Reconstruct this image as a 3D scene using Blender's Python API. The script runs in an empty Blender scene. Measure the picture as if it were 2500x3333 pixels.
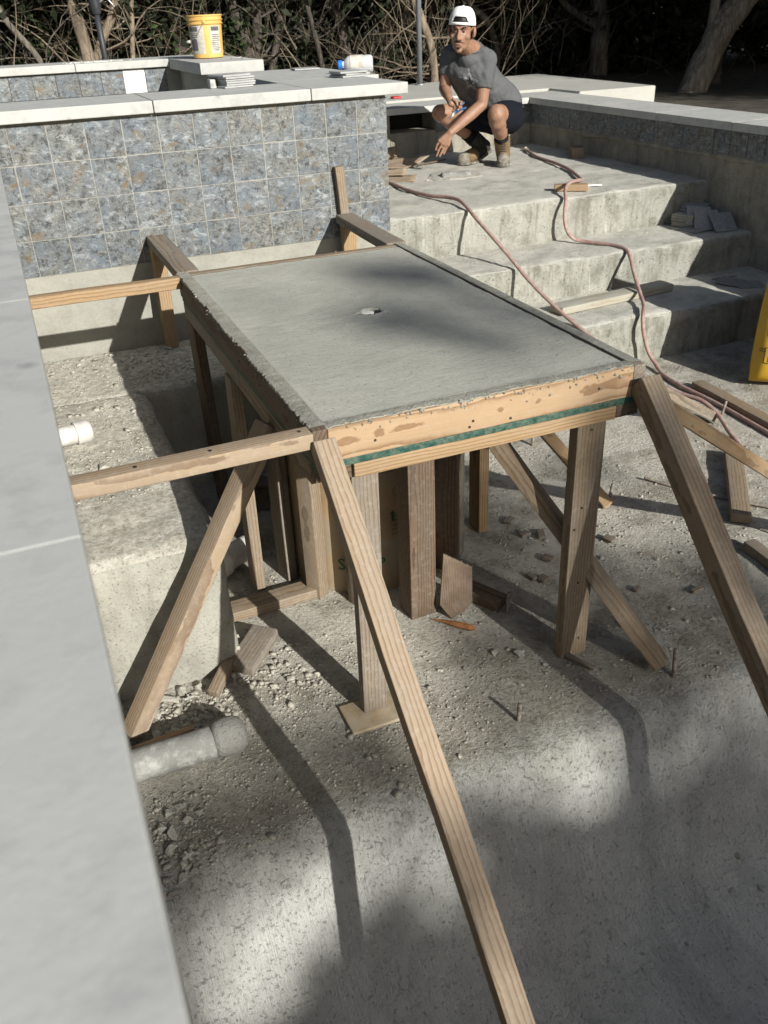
import bpy, bmesh, math, random
import numpy as np
from mathutils import Vector, Matrix, noise
from mathutils.bvhtree import BVHTree
from math import radians, sin, cos, pi, sqrt, atan2

random.seed(11)
RNG = np.random.default_rng(5)
S = bpy.context.scene
COL = S.collection

# ------------------------------------------------------------------ camera
cam_d = bpy.data.cameras.new('camera')
cam = bpy.data.objects.new('camera', cam_d)
COL.objects.link(cam)
cr = Vector((0.92164, -0.38612, -0.03866))
cu = Vector((0.22485, 0.45018, 0.86417))
cd = Vector((0.31627, 0.80514, -0.50172))
cam.matrix_world = Matrix(((cr.x, cu.x, -cd.x, -1.7505), (cr.y, cu.y, -cd.y, -4.1854),
                           (cr.z, cu.z, -cd.z, 0.3561), (0, 0, 0, 1)))
cam_d.sensor_fit = 'VERTICAL'
cam_d.sensor_height = 36.0
cam_d.sensor_width = 27.0
cam_d.lens = 30.43
cam_d.clip_start = 0.02
cam_d.clip_end = 600
cam_d.dof.use_dof = True
cam_d.dof.focus_distance = 3.0
cam_d.dof.aperture_fstop = 9.0
S.camera = cam

# ------------------------------------------------------------------ sky and sun
SUN_DIR = Vector((-0.53, 2.05, -1.02)).normalized()      # the way the light travels
W = bpy.data.worlds.new('World')
S.world = W
W.use_nodes = True
wn = W.node_tree
for n_ in list(wn.nodes):
    wn.nodes.remove(n_)
sky = wn.nodes.new('ShaderNodeTexSky')
sky.sky_type = 'NISHITA'
sky.sun_disc = False
sky.sun_elevation = math.asin(-SUN_DIR.z)
sky.sun_rotation = atan2(-SUN_DIR.x, -SUN_DIR.y)
sky.air_density = 1.0
sky.dust_density = 1.6
sky.ozone_density = 0.6
bg = wn.nodes.new('ShaderNodeBackground')
bg.inputs['Strength'].default_value = 0.062
wo = wn.nodes.new('ShaderNodeOutputWorld')
wn.links.new(sky.outputs[0], bg.inputs[0])
wn.links.new(bg.outputs[0], wo.inputs[0])
sun_d = bpy.data.lights.new('sun', 'SUN')
sun_d.energy = 5.0
sun_d.angle = radians(0.55)
sun_d.color = (1.0, 0.975, 0.915)
sun = bpy.data.objects.new('sun', sun_d)
COL.objects.link(sun)
sun.rotation_euler = SUN_DIR.to_track_quat('-Z', 'Y').to_euler()
sun.location = (4, -12, 8)

S.view_settings.view_transform = 'Standard'
S.view_settings.look = 'None'
S.view_settings.exposure = 0.52
S.view_settings.gamma = 1.0
S.view_settings.use_curve_mapping = False
S.render.engine = 'CYCLES'
S.cycles.use_denoising = True
S.cycles.max_bounces = 6
S.cycles.use_adaptive_sampling = True
S.cycles.adaptive_threshold = 0.02
S.cycles.diffuse_bounces = 4
S.cycles.transparent_max_bounces = 8

# ------------------------------------------------------------------ node helper
class G:
    def __init__(s, name):
        s.m = bpy.data.materials.new(name)
        s.m.use_nodes = True
        s.nt = s.m.node_tree
        for n in list(s.nt.nodes):
            s.nt.nodes.remove(n)
        s.out = s.nt.nodes.new('ShaderNodeOutputMaterial')
        s.b = s.nt.nodes.new('ShaderNodeBsdfPrincipled')
        s.nt.links.new(s.b.outputs[0], s.out.inputs[0])
        s.tc = s.nt.nodes.new('ShaderNodeTexCoord')
        s.ob = s.tc.outputs['Object']
        s._oi = None
    def put(s, inp, v):
        if isinstance(v, bpy.types.NodeSocket):
            s.nt.links.new(v, inp)
        elif isinstance(v, (tuple, list)) and len(v) == 3 and inp.type == 'RGBA':
            inp.default_value = (*v, 1)
        else:
            inp.default_value = v
    def node(s, t, ins=None, **kw):
        n = s.nt.nodes.new(t)
        for a, v in kw.items():
            setattr(n, a, v)
        for a, v in (ins or {}).items():
            s.put(n.inputs[a], v)
        return n
    def rand(s):
        if s._oi is None:
            s._oi = s.node('ShaderNodeObjectInfo')
        return s._oi.outputs['Random']
    def math(s, op, a, b=0.0, c=0.0, clamp=False):
        n = s.node('ShaderNodeMath', operation=op, use_clamp=clamp)
        s.put(n.inputs[0], a); s.put(n.inputs[1], b); s.put(n.inputs[2], c)
        return n.outputs[0]
    def vmath(s, op, a, b=(0, 0, 0)):
        n = s.node('ShaderNodeVectorMath', operation=op)
        s.put(n.inputs[0], a); s.put(n.inputs[1], b)
        return n.outputs[0]
    def comb(s, x=0.0, y=0.0, z=0.0):
        n = s.node('ShaderNodeCombineXYZ')
        s.put(n.inputs[0], x); s.put(n.inputs[1], y); s.put(n.inputs[2], z)
        return n.outputs[0]
    def map(s, v, scale=(1, 1, 1), loc=(0, 0, 0), rot=(0, 0, 0)):
        n = s.node('ShaderNodeMapping')
        s.put(n.inputs[0], v); s.put(n.inputs['Location'], loc)
        s.put(n.inputs['Rotation'], rot); s.put(n.inputs['Scale'], scale)
        return n.outputs[0]
    def noise(s, v, scale=5.0, detail=4.0, rough=0.55, dist=0.0):
        n = s.node('ShaderNodeTexNoise')
        s.put(n.inputs['Vector'], v); s.put(n.inputs['Scale'], scale); s.put(n.inputs['Detail'], detail)
        s.put(n.inputs['Roughness'], rough); s.put(n.inputs['Distortion'], dist)
        return n.outputs['Fac']
    def voro(s, v, scale=5.0, feat='F1', out='Distance', rnd=1.0):
        n = s.node('ShaderNodeTexVoronoi', feature=feat)
        s.put(n.inputs['Vector'], v); s.put(n.inputs['Scale'], scale); s.put(n.inputs['Randomness'], rnd)
        return n.outputs[out]
    def ramp(s, f, stops, interp='LINEAR'):
        n = s.node('ShaderNodeValToRGB')
        n.color_ramp.interpolation = interp
        el = n.color_ramp.elements
        while len(el) > 1:
            el.remove(el[-1])
        for i, (p, c) in enumerate(stops):
            e = el[0] if i == 0 else el.new(p)
            e.position = p
            if isinstance(c, (int, float)):
                c = (c, c, c)
            e.color = (*c, 1)
        s.put(n.inputs[0], f)
        return n.outputs[0]
    def mix(s, f, a, b, blend='MIX'):
        n = s.node('ShaderNodeMix', data_type='RGBA', blend_type=blend)
        s.put(n.inputs[0], f); s.put(n.inputs[6], a); s.put(n.inputs[7], b)
        return n.outputs[2]
    def bump(s, h, strength=0.3, dist=0.01, nrm=None):
        n = s.node('ShaderNodeBump')
        s.put(n.inputs['Height'], h); s.put(n.inputs['Strength'], strength); s.put(n.inputs['Distance'], dist)
        if nrm is not None:
            s.put(n.inputs['Normal'], nrm)
        return n.outputs[0]
    def done(s, color, rough=0.85, nrm=None, spec=0.3, **kw):
        s.put(s.b.inputs['Base Color'], color); s.put(s.b.inputs['Roughness'], rough)
        s.put(s.b.inputs['Specular IOR Level'], spec)
        if nrm is not None:
            s.put(s.b.inputs['Normal'], nrm)
        for a, v in kw.items():
            s.put(s.b.inputs[a.replace('_', ' ')], v)
        return s.m

# ------------------------------------------------------------------ object helpers
def mesh(name, verts, faces, smooth=False):
    me = bpy.data.meshes.new(name)
    me.from_pydata([tuple(v) for v in verts], [], faces)
    me.update()
    if smooth:
        me.shade_smooth()
    return me

def link(name, me, mat=None, parent=None, mw=None):
    o = bpy.data.objects.new(name, me)
    COL.objects.link(o)
    if me is not None and mat is not None and len(me.materials) == 0:
        for m in (mat if isinstance(mat, (list, tuple)) else [mat]):
            me.materials.append(m)
    if parent is not None:
        put_under(o, parent)
    if mw is not None:
        o.matrix_basis = mw
    return o

ROOT_W = {}
def put_under(o, parent):
    o.parent = parent
    o.matrix_parent_inverse = ROOT_W[parent.name].inverted() if parent.name in ROOT_W else Matrix()

def tag(o, label, cat, group=None):
    o['label'] = label
    o['category'] = cat
    if group:
        o['group'] = group
    return o

def thing(name, label, cat, loc=(0, 0, 0), group=None):
    """an Empty at the thing's base; its parts are given in world coordinates"""
    o = bpy.data.objects.new(name, None)
    COL.objects.link(o)
    o.location = loc
    o.empty_display_size = 0.1
    ROOT_W[o.name] = Matrix.Translation(loc)
    return tag(o, label, cat, group)

def struct(o, kind='structure'):
    o['kind'] = kind
    return o

def fbm(p, sc, oct=3):
    v = 0; a = 1; t = 0
    for i in range(oct):
        v += a * noise.noise(Vector(p) * sc * (2 ** i)); t += a; a *= 0.5
    return v / t

def axis(a, b, r, res):
    n = max(1, int(round((b - a - 2 * r) / res)))
    inner = [a + r + (b - a - 2 * r) * i / n for i in range(n + 1)]
    if r < 0.002:
        return [a] + inner[1:-1] + [b] if False else [a, *inner, b]
    return [a, a + r * 0.586, *inner, b - r * 0.586, b]

def rbox_mesh(x0, x1, y0, y1, z0, z1, r=0.004, res=10.0, amp=0.0, nsc=6.0, name='mesh', smooth=True, amp2=0.0, nsc2=40.0):
    """a box with rounded edges, its faces gridded at res and roughened by noise"""
    r = min(r, (x1 - x0) * .49, (y1 - y0) * .49, (z1 - z0) * .49)
    ax = [axis(x0, x1, r, res), axis(y0, y1, r, res), axis(z0, z1, r, res)]
    lo = (x0 + r, y0 + r, z0 + r); hi = (x1 - r, y1 - r, z1 - r)
    idx = {}; V = []; Fc = []
    def vid(i, j, k):
        key = (i, j, k)
        if key not in idx:
            p = (ax[0][i], ax[1][j], ax[2][k])
            c = [min(max(p[t], lo[t]), hi[t]) for t in range(3)]
            dv = Vector([p[t] - c[t] for t in range(3)])
            if dv.length > 1e-9:
                dv.normalize()
            q = Vector(c) + dv * r
            if amp or amp2:
                q += dv * (amp * fbm(q, nsc, 3) + (amp2 * fbm(q + Vector((9, 3, 5)), nsc2, 2) if amp2 else 0))
            idx[key] = len(V); V.append(q)
        return idx[key]
    n = [len(a) - 1 for a in ax]
    for (u, v, w) in ((0, 1, 2), (1, 2, 0), (2, 0, 1)):
        for side in (0, n[w]):
            for a in range(n[u]):
                for b in range(n[v]):
                    q = []
                    for (da, db) in ((0, 0), (1, 0), (1, 1), (0, 1)):
                        ii = [0, 0, 0]; ii[u] = a + da; ii[v] = b + db; ii[w] = side
                        q.append(vid(*ii))
                    Fc.append(q if side else q[::-1])
    return mesh(name, V, Fc, smooth)

def rbox(name, x0, x1, y0, y1, z0, z1, mat, parent=None, r=0.004, **kw):
    return link(name, rbox_mesh(x0, x1, y0, y1, z0, z1, r=r, **kw), mat, parent)

_cham = {}
def cham_mesh(sx, sy, sz, c=0.002):
    """a chamfered block centred on the origin, 44 triangles, shared between alike pieces"""
    key = (round(sx, 4), round(sy, 4), round(sz, 4), c)
    if key not in _cham:
        bm = bmesh.new()
        bmesh.ops.create_cube(bm, size=1)
        bmesh.ops.scale(bm, vec=(sx, sy, sz), verts=bm.verts)
        bmesh.ops.bevel(bm, geom=bm.edges[:], offset=c, segments=1, affect='EDGES')
        me = bpy.data.meshes.new('block')
        bm.to_mesh(me); bm.free()
        _cham[key] = me
    return _cham[key]

def lumber(name, p0, p1, w, h, mat, parent=None, up=(0, 0, 1), roll=0.0, r=0.003, warp=0.002):
    """a sawn board from p0 to p1 (centre line); w across, h along 'up'; its local X runs with the grain"""
    p0 = Vector(p0); p1 = Vector(p1)
    ex = (p1 - p0); L = ex.length; ex.normalize()
    upv = Vector(up)
    ey = upv.cross(ex).normalized(); ez = ex.cross(ey)
    if roll:
        q = Matrix.Rotation(roll, 3, ex); ey = q @ ey; ez = q @ ez
    M = Matrix(((ex.x, ey.x, ez.x, 0), (ex.y, ey.y, ez.y, 0), (ex.z, ey.z, ez.z, 0), (0, 0, 0, 1)))
    M.translation = (p0 + p1) / 2
    me = rbox_mesh(-L / 2, L / 2, -w / 2, w / 2, -h / 2, h / 2, r=r, res=max(0.06, L / 14), name=name)
    if warp:
        s = random.uniform(0, 50)
        for v in me.vertices:
            v.co.y += warp * noise.noise(Vector((v.co.x * 2.5 + s, 3.1, 0)))
            v.co.z += warp * noise.noise(Vector((v.co.x * 2.5 + s, 9.7, 0)))
            k = noise.noise(Vector((v.co.x * 25 + s, v.co.y * 60, v.co.z * 60))) * 0.0007
            v.co.y += k; v.co.z += k
    return link(name, me, mat, parent, M)

def tube_geo(pts, rad, sides=8, cap=True, start=0):
    """ring-swept tube through pts; returns verts and faces"""
    pts = [Vector(p) for p in pts]
    n = len(pts)
    if not hasattr(rad, '__len__'):
        rad = [rad] * n
    V = []; Fc = []
    t0 = (pts[1] - pts[0]).normalized()
    ref = Vector((0, 0, 1)) if abs(t0.z) < 0.9 else Vector((1, 0, 0))
    nx = t0.cross(ref).normalized()
    for i, p in enumerate(pts):
        t = (pts[min(i + 1, n - 1)] - pts[max(i - 1, 0)])
        if t.length < 1e-9:
            t = t0
        t.normalize()
        nx = (nx - t * nx.dot(t))
        if nx.length < 1e-6:
            nx = t.orthogonal()
        nx.normalize()
        ny = t.cross(nx)
        for k in range(sides):
            a = 2 * pi * k / sides
            V.append(p + (nx * cos(a) + ny * sin(a)) * rad[i])
    for i in range(n - 1):
        for k in range(sides):
            k2 = (k + 1) % sides
            Fc.append((start + i * sides + k, start + i * sides + k2, start + (i + 1) * sides + k2, start + (i + 1) * sides + k))
    if cap:
        Fc.append(tuple(start + k for k in range(sides))[::-1])
        Fc.append(tuple(start + (n - 1) * sides + k for k in range(sides)))
    return V, Fc

def tube(name, pts, rad, mat, parent=None, sides=10, smooth=True):
    V, Fc = tube_geo(pts, rad, sides)
    me = mesh(name, V, Fc, smooth)
    return link(name, me, mat, parent)

def spline(pts, n=8):
    """Catmull-Rom through pts"""
    P = [Vector(p) for p in pts]
    P = [P[0] * 2 - P[1]] + P + [P[-1] * 2 - P[-2]]
    out = []
    for i in range(1, len(P) - 2):
        for k in range(n):
            t = k / n
            a, b, c, d = P[i - 1], P[i], P[i + 1], P[i + 2]
            out.append(0.5 * ((2 * b) + (c - a) * t + (2 * a - 5 * b + 4 * c - d) * t * t + (3 * b - a - 3 * c + d) * t ** 3))
    out.append(P[-2])
    return out

def ell_geo(c, rx, ry, rz, seg=14, rings=8):
    V = []; Fc = []
    for j in range(rings + 1):
        th = pi * (j + .02) / (rings + .04)
        for i in range(seg):
            a = 2 * pi * i / seg
            V.append(Vector((rx * sin(th) * cos(a), ry * sin(th) * sin(a), rz * cos(th))) + Vector(c))
    for j in range(rings):
        for i in range(seg):
            i2 = (i + 1) % seg
            Fc.append((j * seg + i, (j + 1) * seg + i, (j + 1) * seg + i2, j * seg + i2))
    return V, Fc

def revolve(name, prof, mat, parent=None, mw=None, seg=32, smooth=True):
    """prof: (radius, z) pairs spun about local Z"""
    V = []; Fc = []
    for (r, z) in prof:
        for k in range(seg):
            a = 2 * pi * k / seg
            V.append((r * cos(a), r * sin(a), z))
    for i in range(len(prof) - 1):
        for k in range(seg):
            k2 = (k + 1) % seg
            Fc.append((i * seg + k, i * seg + k2, (i + 1) * seg + k2, (i + 1) * seg + k))
    me = mesh(name, V, Fc, smooth)
    if smooth:
        me.set_sharp_from_angle(angle=radians(40))
    return link(name, me, mat, parent, mw)

def frame(ex, up, loc):
    ex = Vector(ex).normalized(); ey = Vector(up).cross(ex).normalized(); ez = ex.cross(ey)
    M = Matrix(((ex.x, ey.x, ez.x, 0), (ex.y, ey.y, ez.y, 0), (ex.z, ey.z, ez.z, 0), (0, 0, 0, 1)))
    M.translation = Vector(loc)
    return M

def rotz(a, loc=(0, 0, 0)):
    M = Matrix.Rotation(a, 4, 'Z'); M.translation = Vector(loc)
    return M

# ------------------------------------------------------------------ materials
def wood(name, light, dark, grey=(0.30, 0.28, 0.25), weather=0.3, period=0.0075, dust=0.25, rough=0.75):
    g = G(name)
    rnd = g.rand()
    off = g.comb(g.math('MULTIPLY', rnd, 31.0), g.math('MULTIPLY_ADD', rnd, 0.10, 0.028), g.math('MULTIPLY_ADD', rnd, -0.09, 0.062))
    v = g.vmath('ADD', g.ob, off)
    wob = g.node('ShaderNodeTexNoise', ins={'Vector': g.map(v, (2.2, 7, 7)), 'Scale': 1.0, 'Detail': 3.0})
    w1 = g.vmath('SUBTRACT', wob.outputs['Color'], (0.5, 0.5, 0.5))
    w1 = g.vmath('MULTIPLY', w1, (0.0, 0.032, 0.032))
    v2 = g.vmath('ADD', v, w1)
    wave = g.node('ShaderNodeTexWave', ins={'Vector': v2, 'Scale': 2 * pi / (20 * period), 'Distortion': 1.2, 'Detail': 2.0,
                                            'Detail Scale': 1.0}, wave_type='RINGS', rings_direction='X', wave_profile='SAW')
    ring = wave.outputs['Fac']
    fib = g.noise(g.map(v, (6, 240, 240)), 1.0, 3.0, 0.6)
    blotch = g.noise(g.map(v, (2.0, 9, 9)), 1.6, 4.0, 0.6)
    c = g.ramp(ring, [(0.0, light), (0.55, [a * .93 for a in light]), (0.84, dark), (0.97, [a * .9 for a in dark]), (1.0, light)])
    c = g.mix(g.math('MULTIPLY', fib, 0.55), c, dark)
    gfac = g.math('MULTIPLY', g.ramp(blotch, [(0.36, 0.0), (0.62, 1.0)]), weather)
    gc = g.mix(g.math('MULTIPLY', fib, 0.8), grey, [a * .5 for a in grey])
    c = g.mix(gfac, c, gc)
    st = g.noise(v, 55.0, 6.0, 0.75)
    c = g.mix(g.math('MULTIPLY', g.ramp(st, [(0.50, 0.0), (0.80, 1.0)]), 0.5 * dust), c, (0.42, 0.40, 0.345))
    kn = g.voro(g.map(v, (1.7, 10, 10)), 1.0)
    c = g.mix(g.math('MULTIPLY', g.ramp(kn, [(0.02, 1.0), (0.05, 0.0)]), 0.85), c, [a * .35 for a in dark])
    h = g.math('MULTIPLY_ADD', fib, 0.6, g.math('MULTIPLY', ring, -0.3))
    n = g.bump(h, 0.55, 0.0012)
    return g.done(c, rough, n, 0.25)

M_WOOD_FRESH = wood('lumber_fresh', (0.42, 0.30, 0.185), (0.24, 0.15, 0.082), (0.36, 0.31, 0.25), 0.0, 0.010, 0.5)
M_WOOD_PINK = wood('lumber_pink', (0.36, 0.275, 0.185), (0.19, 0.13, 0.082), (0.33, 0.29, 0.24), 0.35, 0.010, 0.8)
M_WOOD_WARM = wood('lumber_warm', (0.37, 0.255, 0.14), (0.22, 0.135, 0.066), (0.30, 0.25, 0.19), 0.3, 0.010, 0.5)
M_WOOD_TAN = wood('lumber_tan', (0.28, 0.21, 0.14), (0.14, 0.097, 0.058), (0.25, 0.22, 0.18), 0.5, 0.011, 0.7)
M_WOOD_GREY = wood('lumber_grey', (0.25, 0.20, 0.15), (0.125, 0.097, 0.068), (0.24, 0.22, 0.19), 0.6, 0.011, 0.9)
M_WOOD_DARK = wood('lumber_dark', (0.15, 0.10, 0.064), (0.06, 0.038, 0.022), (0.15, 0.13, 0.105), 0.5, 0.010, 0.5)
M_WOOD_CEMENT = wood('lumber_cement', (0.36, 0.325, 0.25), (0.24, 0.205, 0.15), (0.42, 0.41, 0.35), 0.95, 0.008, 1.4)

def concrete(name, c1, c2, pit=0.5, bump=0.5, sc=1.0, streak=None, rough=0.92, stain=(0.16, 0.15, 0.12), stain_amt=0.35, dust=0.0, vst=0.0, dustc=(0.60, 0.58, 0.515), dirt=None, midb=1.2):
    g = G(name)
    v = g.ob
    big = g.noise(v, 1.7 * sc, 5.0, 0.6)
    mid = g.noise(v, 9.0 * sc, 6.0, 0.65)
    fine = g.noise(v, 75.0 * sc, 4.0, 0.7)
    grit = g.noise(v, 260.0 * sc, 2.0, 0.7)
    c = g.mix(g.ramp(big, [(0.35, 0.0), (0.65, 1.0)]), c1, c2)
    c = g.mix(g.math('MULTIPLY', g.ramp(mid, [(0.47, 0.0), (0.66, 1.0)]), stain_amt), c, stain)
    pits = g.ramp(g.noise(v, 120.0 * sc, 3.0, 0.75), [(0.60, 0.0), (0.70, 1.0)])
    c = g.mix(g.math('MULTIPLY', pits, pit), c, [a * 0.33 for a in stain])
    c = g.mix(g.ramp(fine, [(0.3, 0.30), (0.7, 0.0)]), c, [a * 0.6 for a in c1])
    c = g.mix(g.ramp(grit, [(0.62, 0.0), (0.8, 0.5)]), c, [min(1, a * 1.5) for a in c2])
    h = g.math('MULTIPLY_ADD', pits, -0.9, g.math('MULTIPLY_ADD', fine, 0.9, g.math('MULTIPLY', grit, 0.35)))
    h = g.math('MULTIPLY_ADD', mid, midb, h)
    if streak:
        st = g.noise(g.map(v, streak), 1.0, 3.0, 0.6)
        h = g.math('MULTIPLY_ADD', st, 1.0, h)
        c = g.mix(g.ramp(st, [(0.34, 0.35), (0.5, 0.0)]), c, [a * 0.66 for a in c1])
    if vst:
        vs = g.noise(g.map(v, (14, 14, 2.2)), 1.0, 6.0, 0.7, 0.5)
        c = g.mix(g.ramp(vs, [(0.50, 0.0), (0.66, vst)]), c, stain)
        c = g.mix(g.ramp(vs, [(0.28, vst), (0.42, 0.0)]), c, [min(1, a * 1.35) for a in c1])
    if dust:
        geo = g.node('ShaderNodeNewGeometry')
        nz = g.node('ShaderNodeSeparateXYZ', ins={0: geo.outputs['True Normal']}).outputs[2]
        lit_dust = g.math('MULTIPLY', g.ramp(nz, [(0.6, 0.0), (0.95, 1.0)]), g.ramp(g.noise(v, 5.0, 5.0, 0.7), [(0.30, 0.35), (0.6, 1.0)]))  # paler upward faces: settled dust, plus light painted in for the low sun
        top = dustc
        if dirt:
            sp_ = g.noise(v, 30.0, 7.0, 0.75)
            top = g.mix(g.ramp(sp_, [(0.40, 0.0), (0.62, 1.0)]), dustc, dirt)
        c = g.mix(g.math('MULTIPLY', lit_dust, dust), c, top)
    n = g.bump(h, bump, 0.006)
    return g.done(c, rough, n, 0.2)

M_SHELL = concrete('rough_gunite', (0.36, 0.355, 0.305), (0.29, 0.288, 0.255), 0.9, 1.0, 1.0, stain=(0.15, 0.145, 0.115), stain_amt=0.75, dust=0.75, vst=0.75)
M_BENCH = concrete('bench_gunite', (0.36, 0.352, 0.30), (0.30, 0.296, 0.26), 0.3, 0.7, 1.0, stain=(0.18, 0.17, 0.135), stain_amt=0.4, dust=1.0, vst=0.4, dustc=(0.60, 0.575, 0.505), dirt=(0.30, 0.275, 0.22))
M_WALLRAW = concrete('raw_wall', (0.36, 0.335, 0.27), (0.28, 0.265, 0.22), 0.5, 0.8, 1.0, stain=(0.13, 0.12, 0.095), stain_amt=0.5, vst=0.5)
M_SMOOTHWALL = concrete('trowelled_wall', (0.345, 0.338, 0.29), (0.29, 0.286, 0.25), 0.25, 0.4, 1.0, stain=(0.19, 0.18, 0.145), stain_amt=0.4)
M_SLAB = concrete('fresh_cement', (0.43, 0.425, 0.37), (0.36, 0.36, 0.312), 0.75, 0.32, 1.0, streak=(42, 330, 42), stain=(0.27, 0.27, 0.225), stain_amt=0.35, rough=0.8, midb=0.15)
M_SMEAR = concrete('cement_smear', (0.375, 0.365, 0.31), (0.30, 0.295, 0.255), 0.5, 0.9, 1.6, stain=(0.18, 0.17, 0.12), stain_amt=0.5)
M_DECK = concrete('pale_deck', (0.46, 0.455, 0.415), (0.39, 0.388, 0.355), 0.1, 0.25, 1.0, stain=(0.40, 0.38, 0.32), stain_amt=0.35)
M_PIPECRETE = concrete('cemented_pipe', (0.25, 0.25, 0.232), (0.17, 0.17, 0.158), 0.3, 0.5, 2.0, stain=(0.50, 0.50, 0.475), stain_amt=0.75)
M_LUMP = concrete('mortar_lump', (0.26, 0.255, 0.235), (0.20, 0.197, 0.182), 0.4, 0.8, 1.5)
M_CHUNK = concrete('mortar_chunk', (0.50, 0.48, 0.42), (0.36, 0.345, 0.30), 0.35, 0.7, 2.0)
M_GRAVEL = concrete('gravel', (0.52, 0.49, 0.42), (0.32, 0.30, 0.25), 0.3, 0.5, 6.0)

def floor_mat():
    g = G('pool_floor_dusty')
    v = g.ob
    sep = g.node('ShaderNodeSeparateXYZ', ins={0: v})
    yy = sep.outputs[1]
    big = g.noise(v, 1.5, 5.0, 0.6)
    mid = g.noise(v, 6.0, 6.0, 0.7)
    fine = g.noise(v, 60.0, 5.0, 0.75)
    grit = g.noise(v, 190.0, 3.0, 0.75)
    dusty = g.mix(g.ramp(big, [(0.35, 0.0), (0.65, 1.0)]), (0.60, 0.57, 0.49), (0.50, 0.48, 0.42))
    dirt = g.mix(g.ramp(fine, [(0.35, 0.0), (0.65, 1.0)]), (0.17, 0.152, 0.115), (0.40, 0.37, 0.30))
    near = g.math('MULTIPLY', g.ramp(g.math('MULTIPLY_ADD', yy, 2.0, 5.35), [(0.0, 1.0), (1.0, 0.0)]), g.ramp(mid, [(0.30, 0.45), (0.55, 1.0)]))
    base_f = g.ramp(g.math('MULTIPLY_ADD', mid, 0.6, g.math('MULTIPLY', big, 0.4)), [(0.46, 0.0), (0.60, 0.85)])
    c = g.mix(g.math('MAXIMUM', base_f, g.math('MULTIPLY', near, 0.95)), dusty, dirt)
    shell = g.mix(g.ramp(mid, [(0.4, 0.0), (0.65, 1.0)]), (0.54, 0.545, 0.51), (0.45, 0.455, 0.43))
    st = g.noise(g.map(v, (330, 12, 12)), 1.0, 2.0, 0.6)
    shell = g.mix(g.ramp(st, [(0.34, 0.22), (0.55, 0.0)]), shell, (0.29, 0.29, 0.27))
    shell = g.mix(g.ramp(g.noise(g.map(v, (2.6, 1.2, 1.2)), 1.0, 6.0, 0.65, 1.4), [(0.45, 0.0), (0.62, 0.5)]), shell, (0.30, 0.30, 0.275))
    yj = g.math('MULTIPLY_ADD', g.math('SUBTRACT', mid, 0.5), 0.25, yy)
    # the broom-finished drop begins where the level floor ends
    fl = g.ramp(g.math('MULTIPLY_ADD', yj, 6.0, 16.4), [(0.0, 1.0), (1.0, 0.0)])
    c = g.mix(fl, c, shell)
    pits = g.ramp(g.noise(v, 95.0, 4.0, 0.8), [(0.57, 0.0), (0.70, 1.0)])
    c = g.mix(g.math('MULTIPLY', pits, g.math('MULTIPLY_ADD', fl, -0.43, 0.55)), c, (0.095, 0.088, 0.07))
    c = g.mix(g.ramp(grit, [(0.60, 0.0), (0.78, 0.6)]), c, (0.60, 0.57, 0.49))
    h = g.math('MULTIPLY_ADD', pits, -1.2, g.math('MULTIPLY_ADD', fine, 2.2, g.math('MULTIPLY', grit, 0.8)))
    h = g.math('MULTIPLY_ADD', mid, 1.4, h)
    h = g.math('MULTIPLY', h, g.math('MULTIPLY_ADD', fl, -0.55, 1.0))
    h = g.math('MULTIPLY_ADD', g.math('MULTIPLY', st, fl), 0.6, h)
    return g.done(c, 0.95, g.bump(h, 0.95, 0.009), 0.15)
M_FLOOR = floor_mat()

def coping_mat():
    g = G('cast_stone_coping')
    v = g.ob
    a = g.noise(v, 3.5, 5.0, 0.6)
    b = g.noise(v, 16.0, 4.0, 0.6)
    f = g.noise(v, 140.0, 3.0, 0.6)
    c = g.mix(g.ramp(a, [(0.35, 0.0), (0.66, 1.0)]), (0.43, 0.43, 0.405), (0.39, 0.391, 0.37))
    c = g.mix(g.ramp(b, [(0.50, 0.0), (0.68, 0.65)]), c, (0.31, 0.313, 0.30))
    c = g.mix(g.ramp(f, [(0.3, 0.25), (0.5, 0.0)]), c, (0.42, 0.42, 0.40))
    sp = g.ramp(g.voro(v, 11.0), [(0.05, 1.0), (0.16, 0.0)])
    c = g.mix(g.math('MULTIPLY', sp, 0.8), c, (0.24, 0.245, 0.24))
    sp2 = g.ramp(g.voro(g.vmath('ADD', v, (3, 3, 3)), 42.0), [(0.05, 1.0), (0.12, 0.0)])
    c = g.mix(g.math('MULTIPLY', sp2, g.ramp(a, [(0.5, 0.0), (0.62, 0.7)])), c, (0.20, 0.20, 0.195))
    h = g.math('MULTIPLY_ADD', f, 0.4, g.math('MULTIPLY', b, 0.8))
    return g.done(c, 0.8, g.bump(h, 0.25, 0.003), 0.3)
M_COPING = coping_mat()

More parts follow.
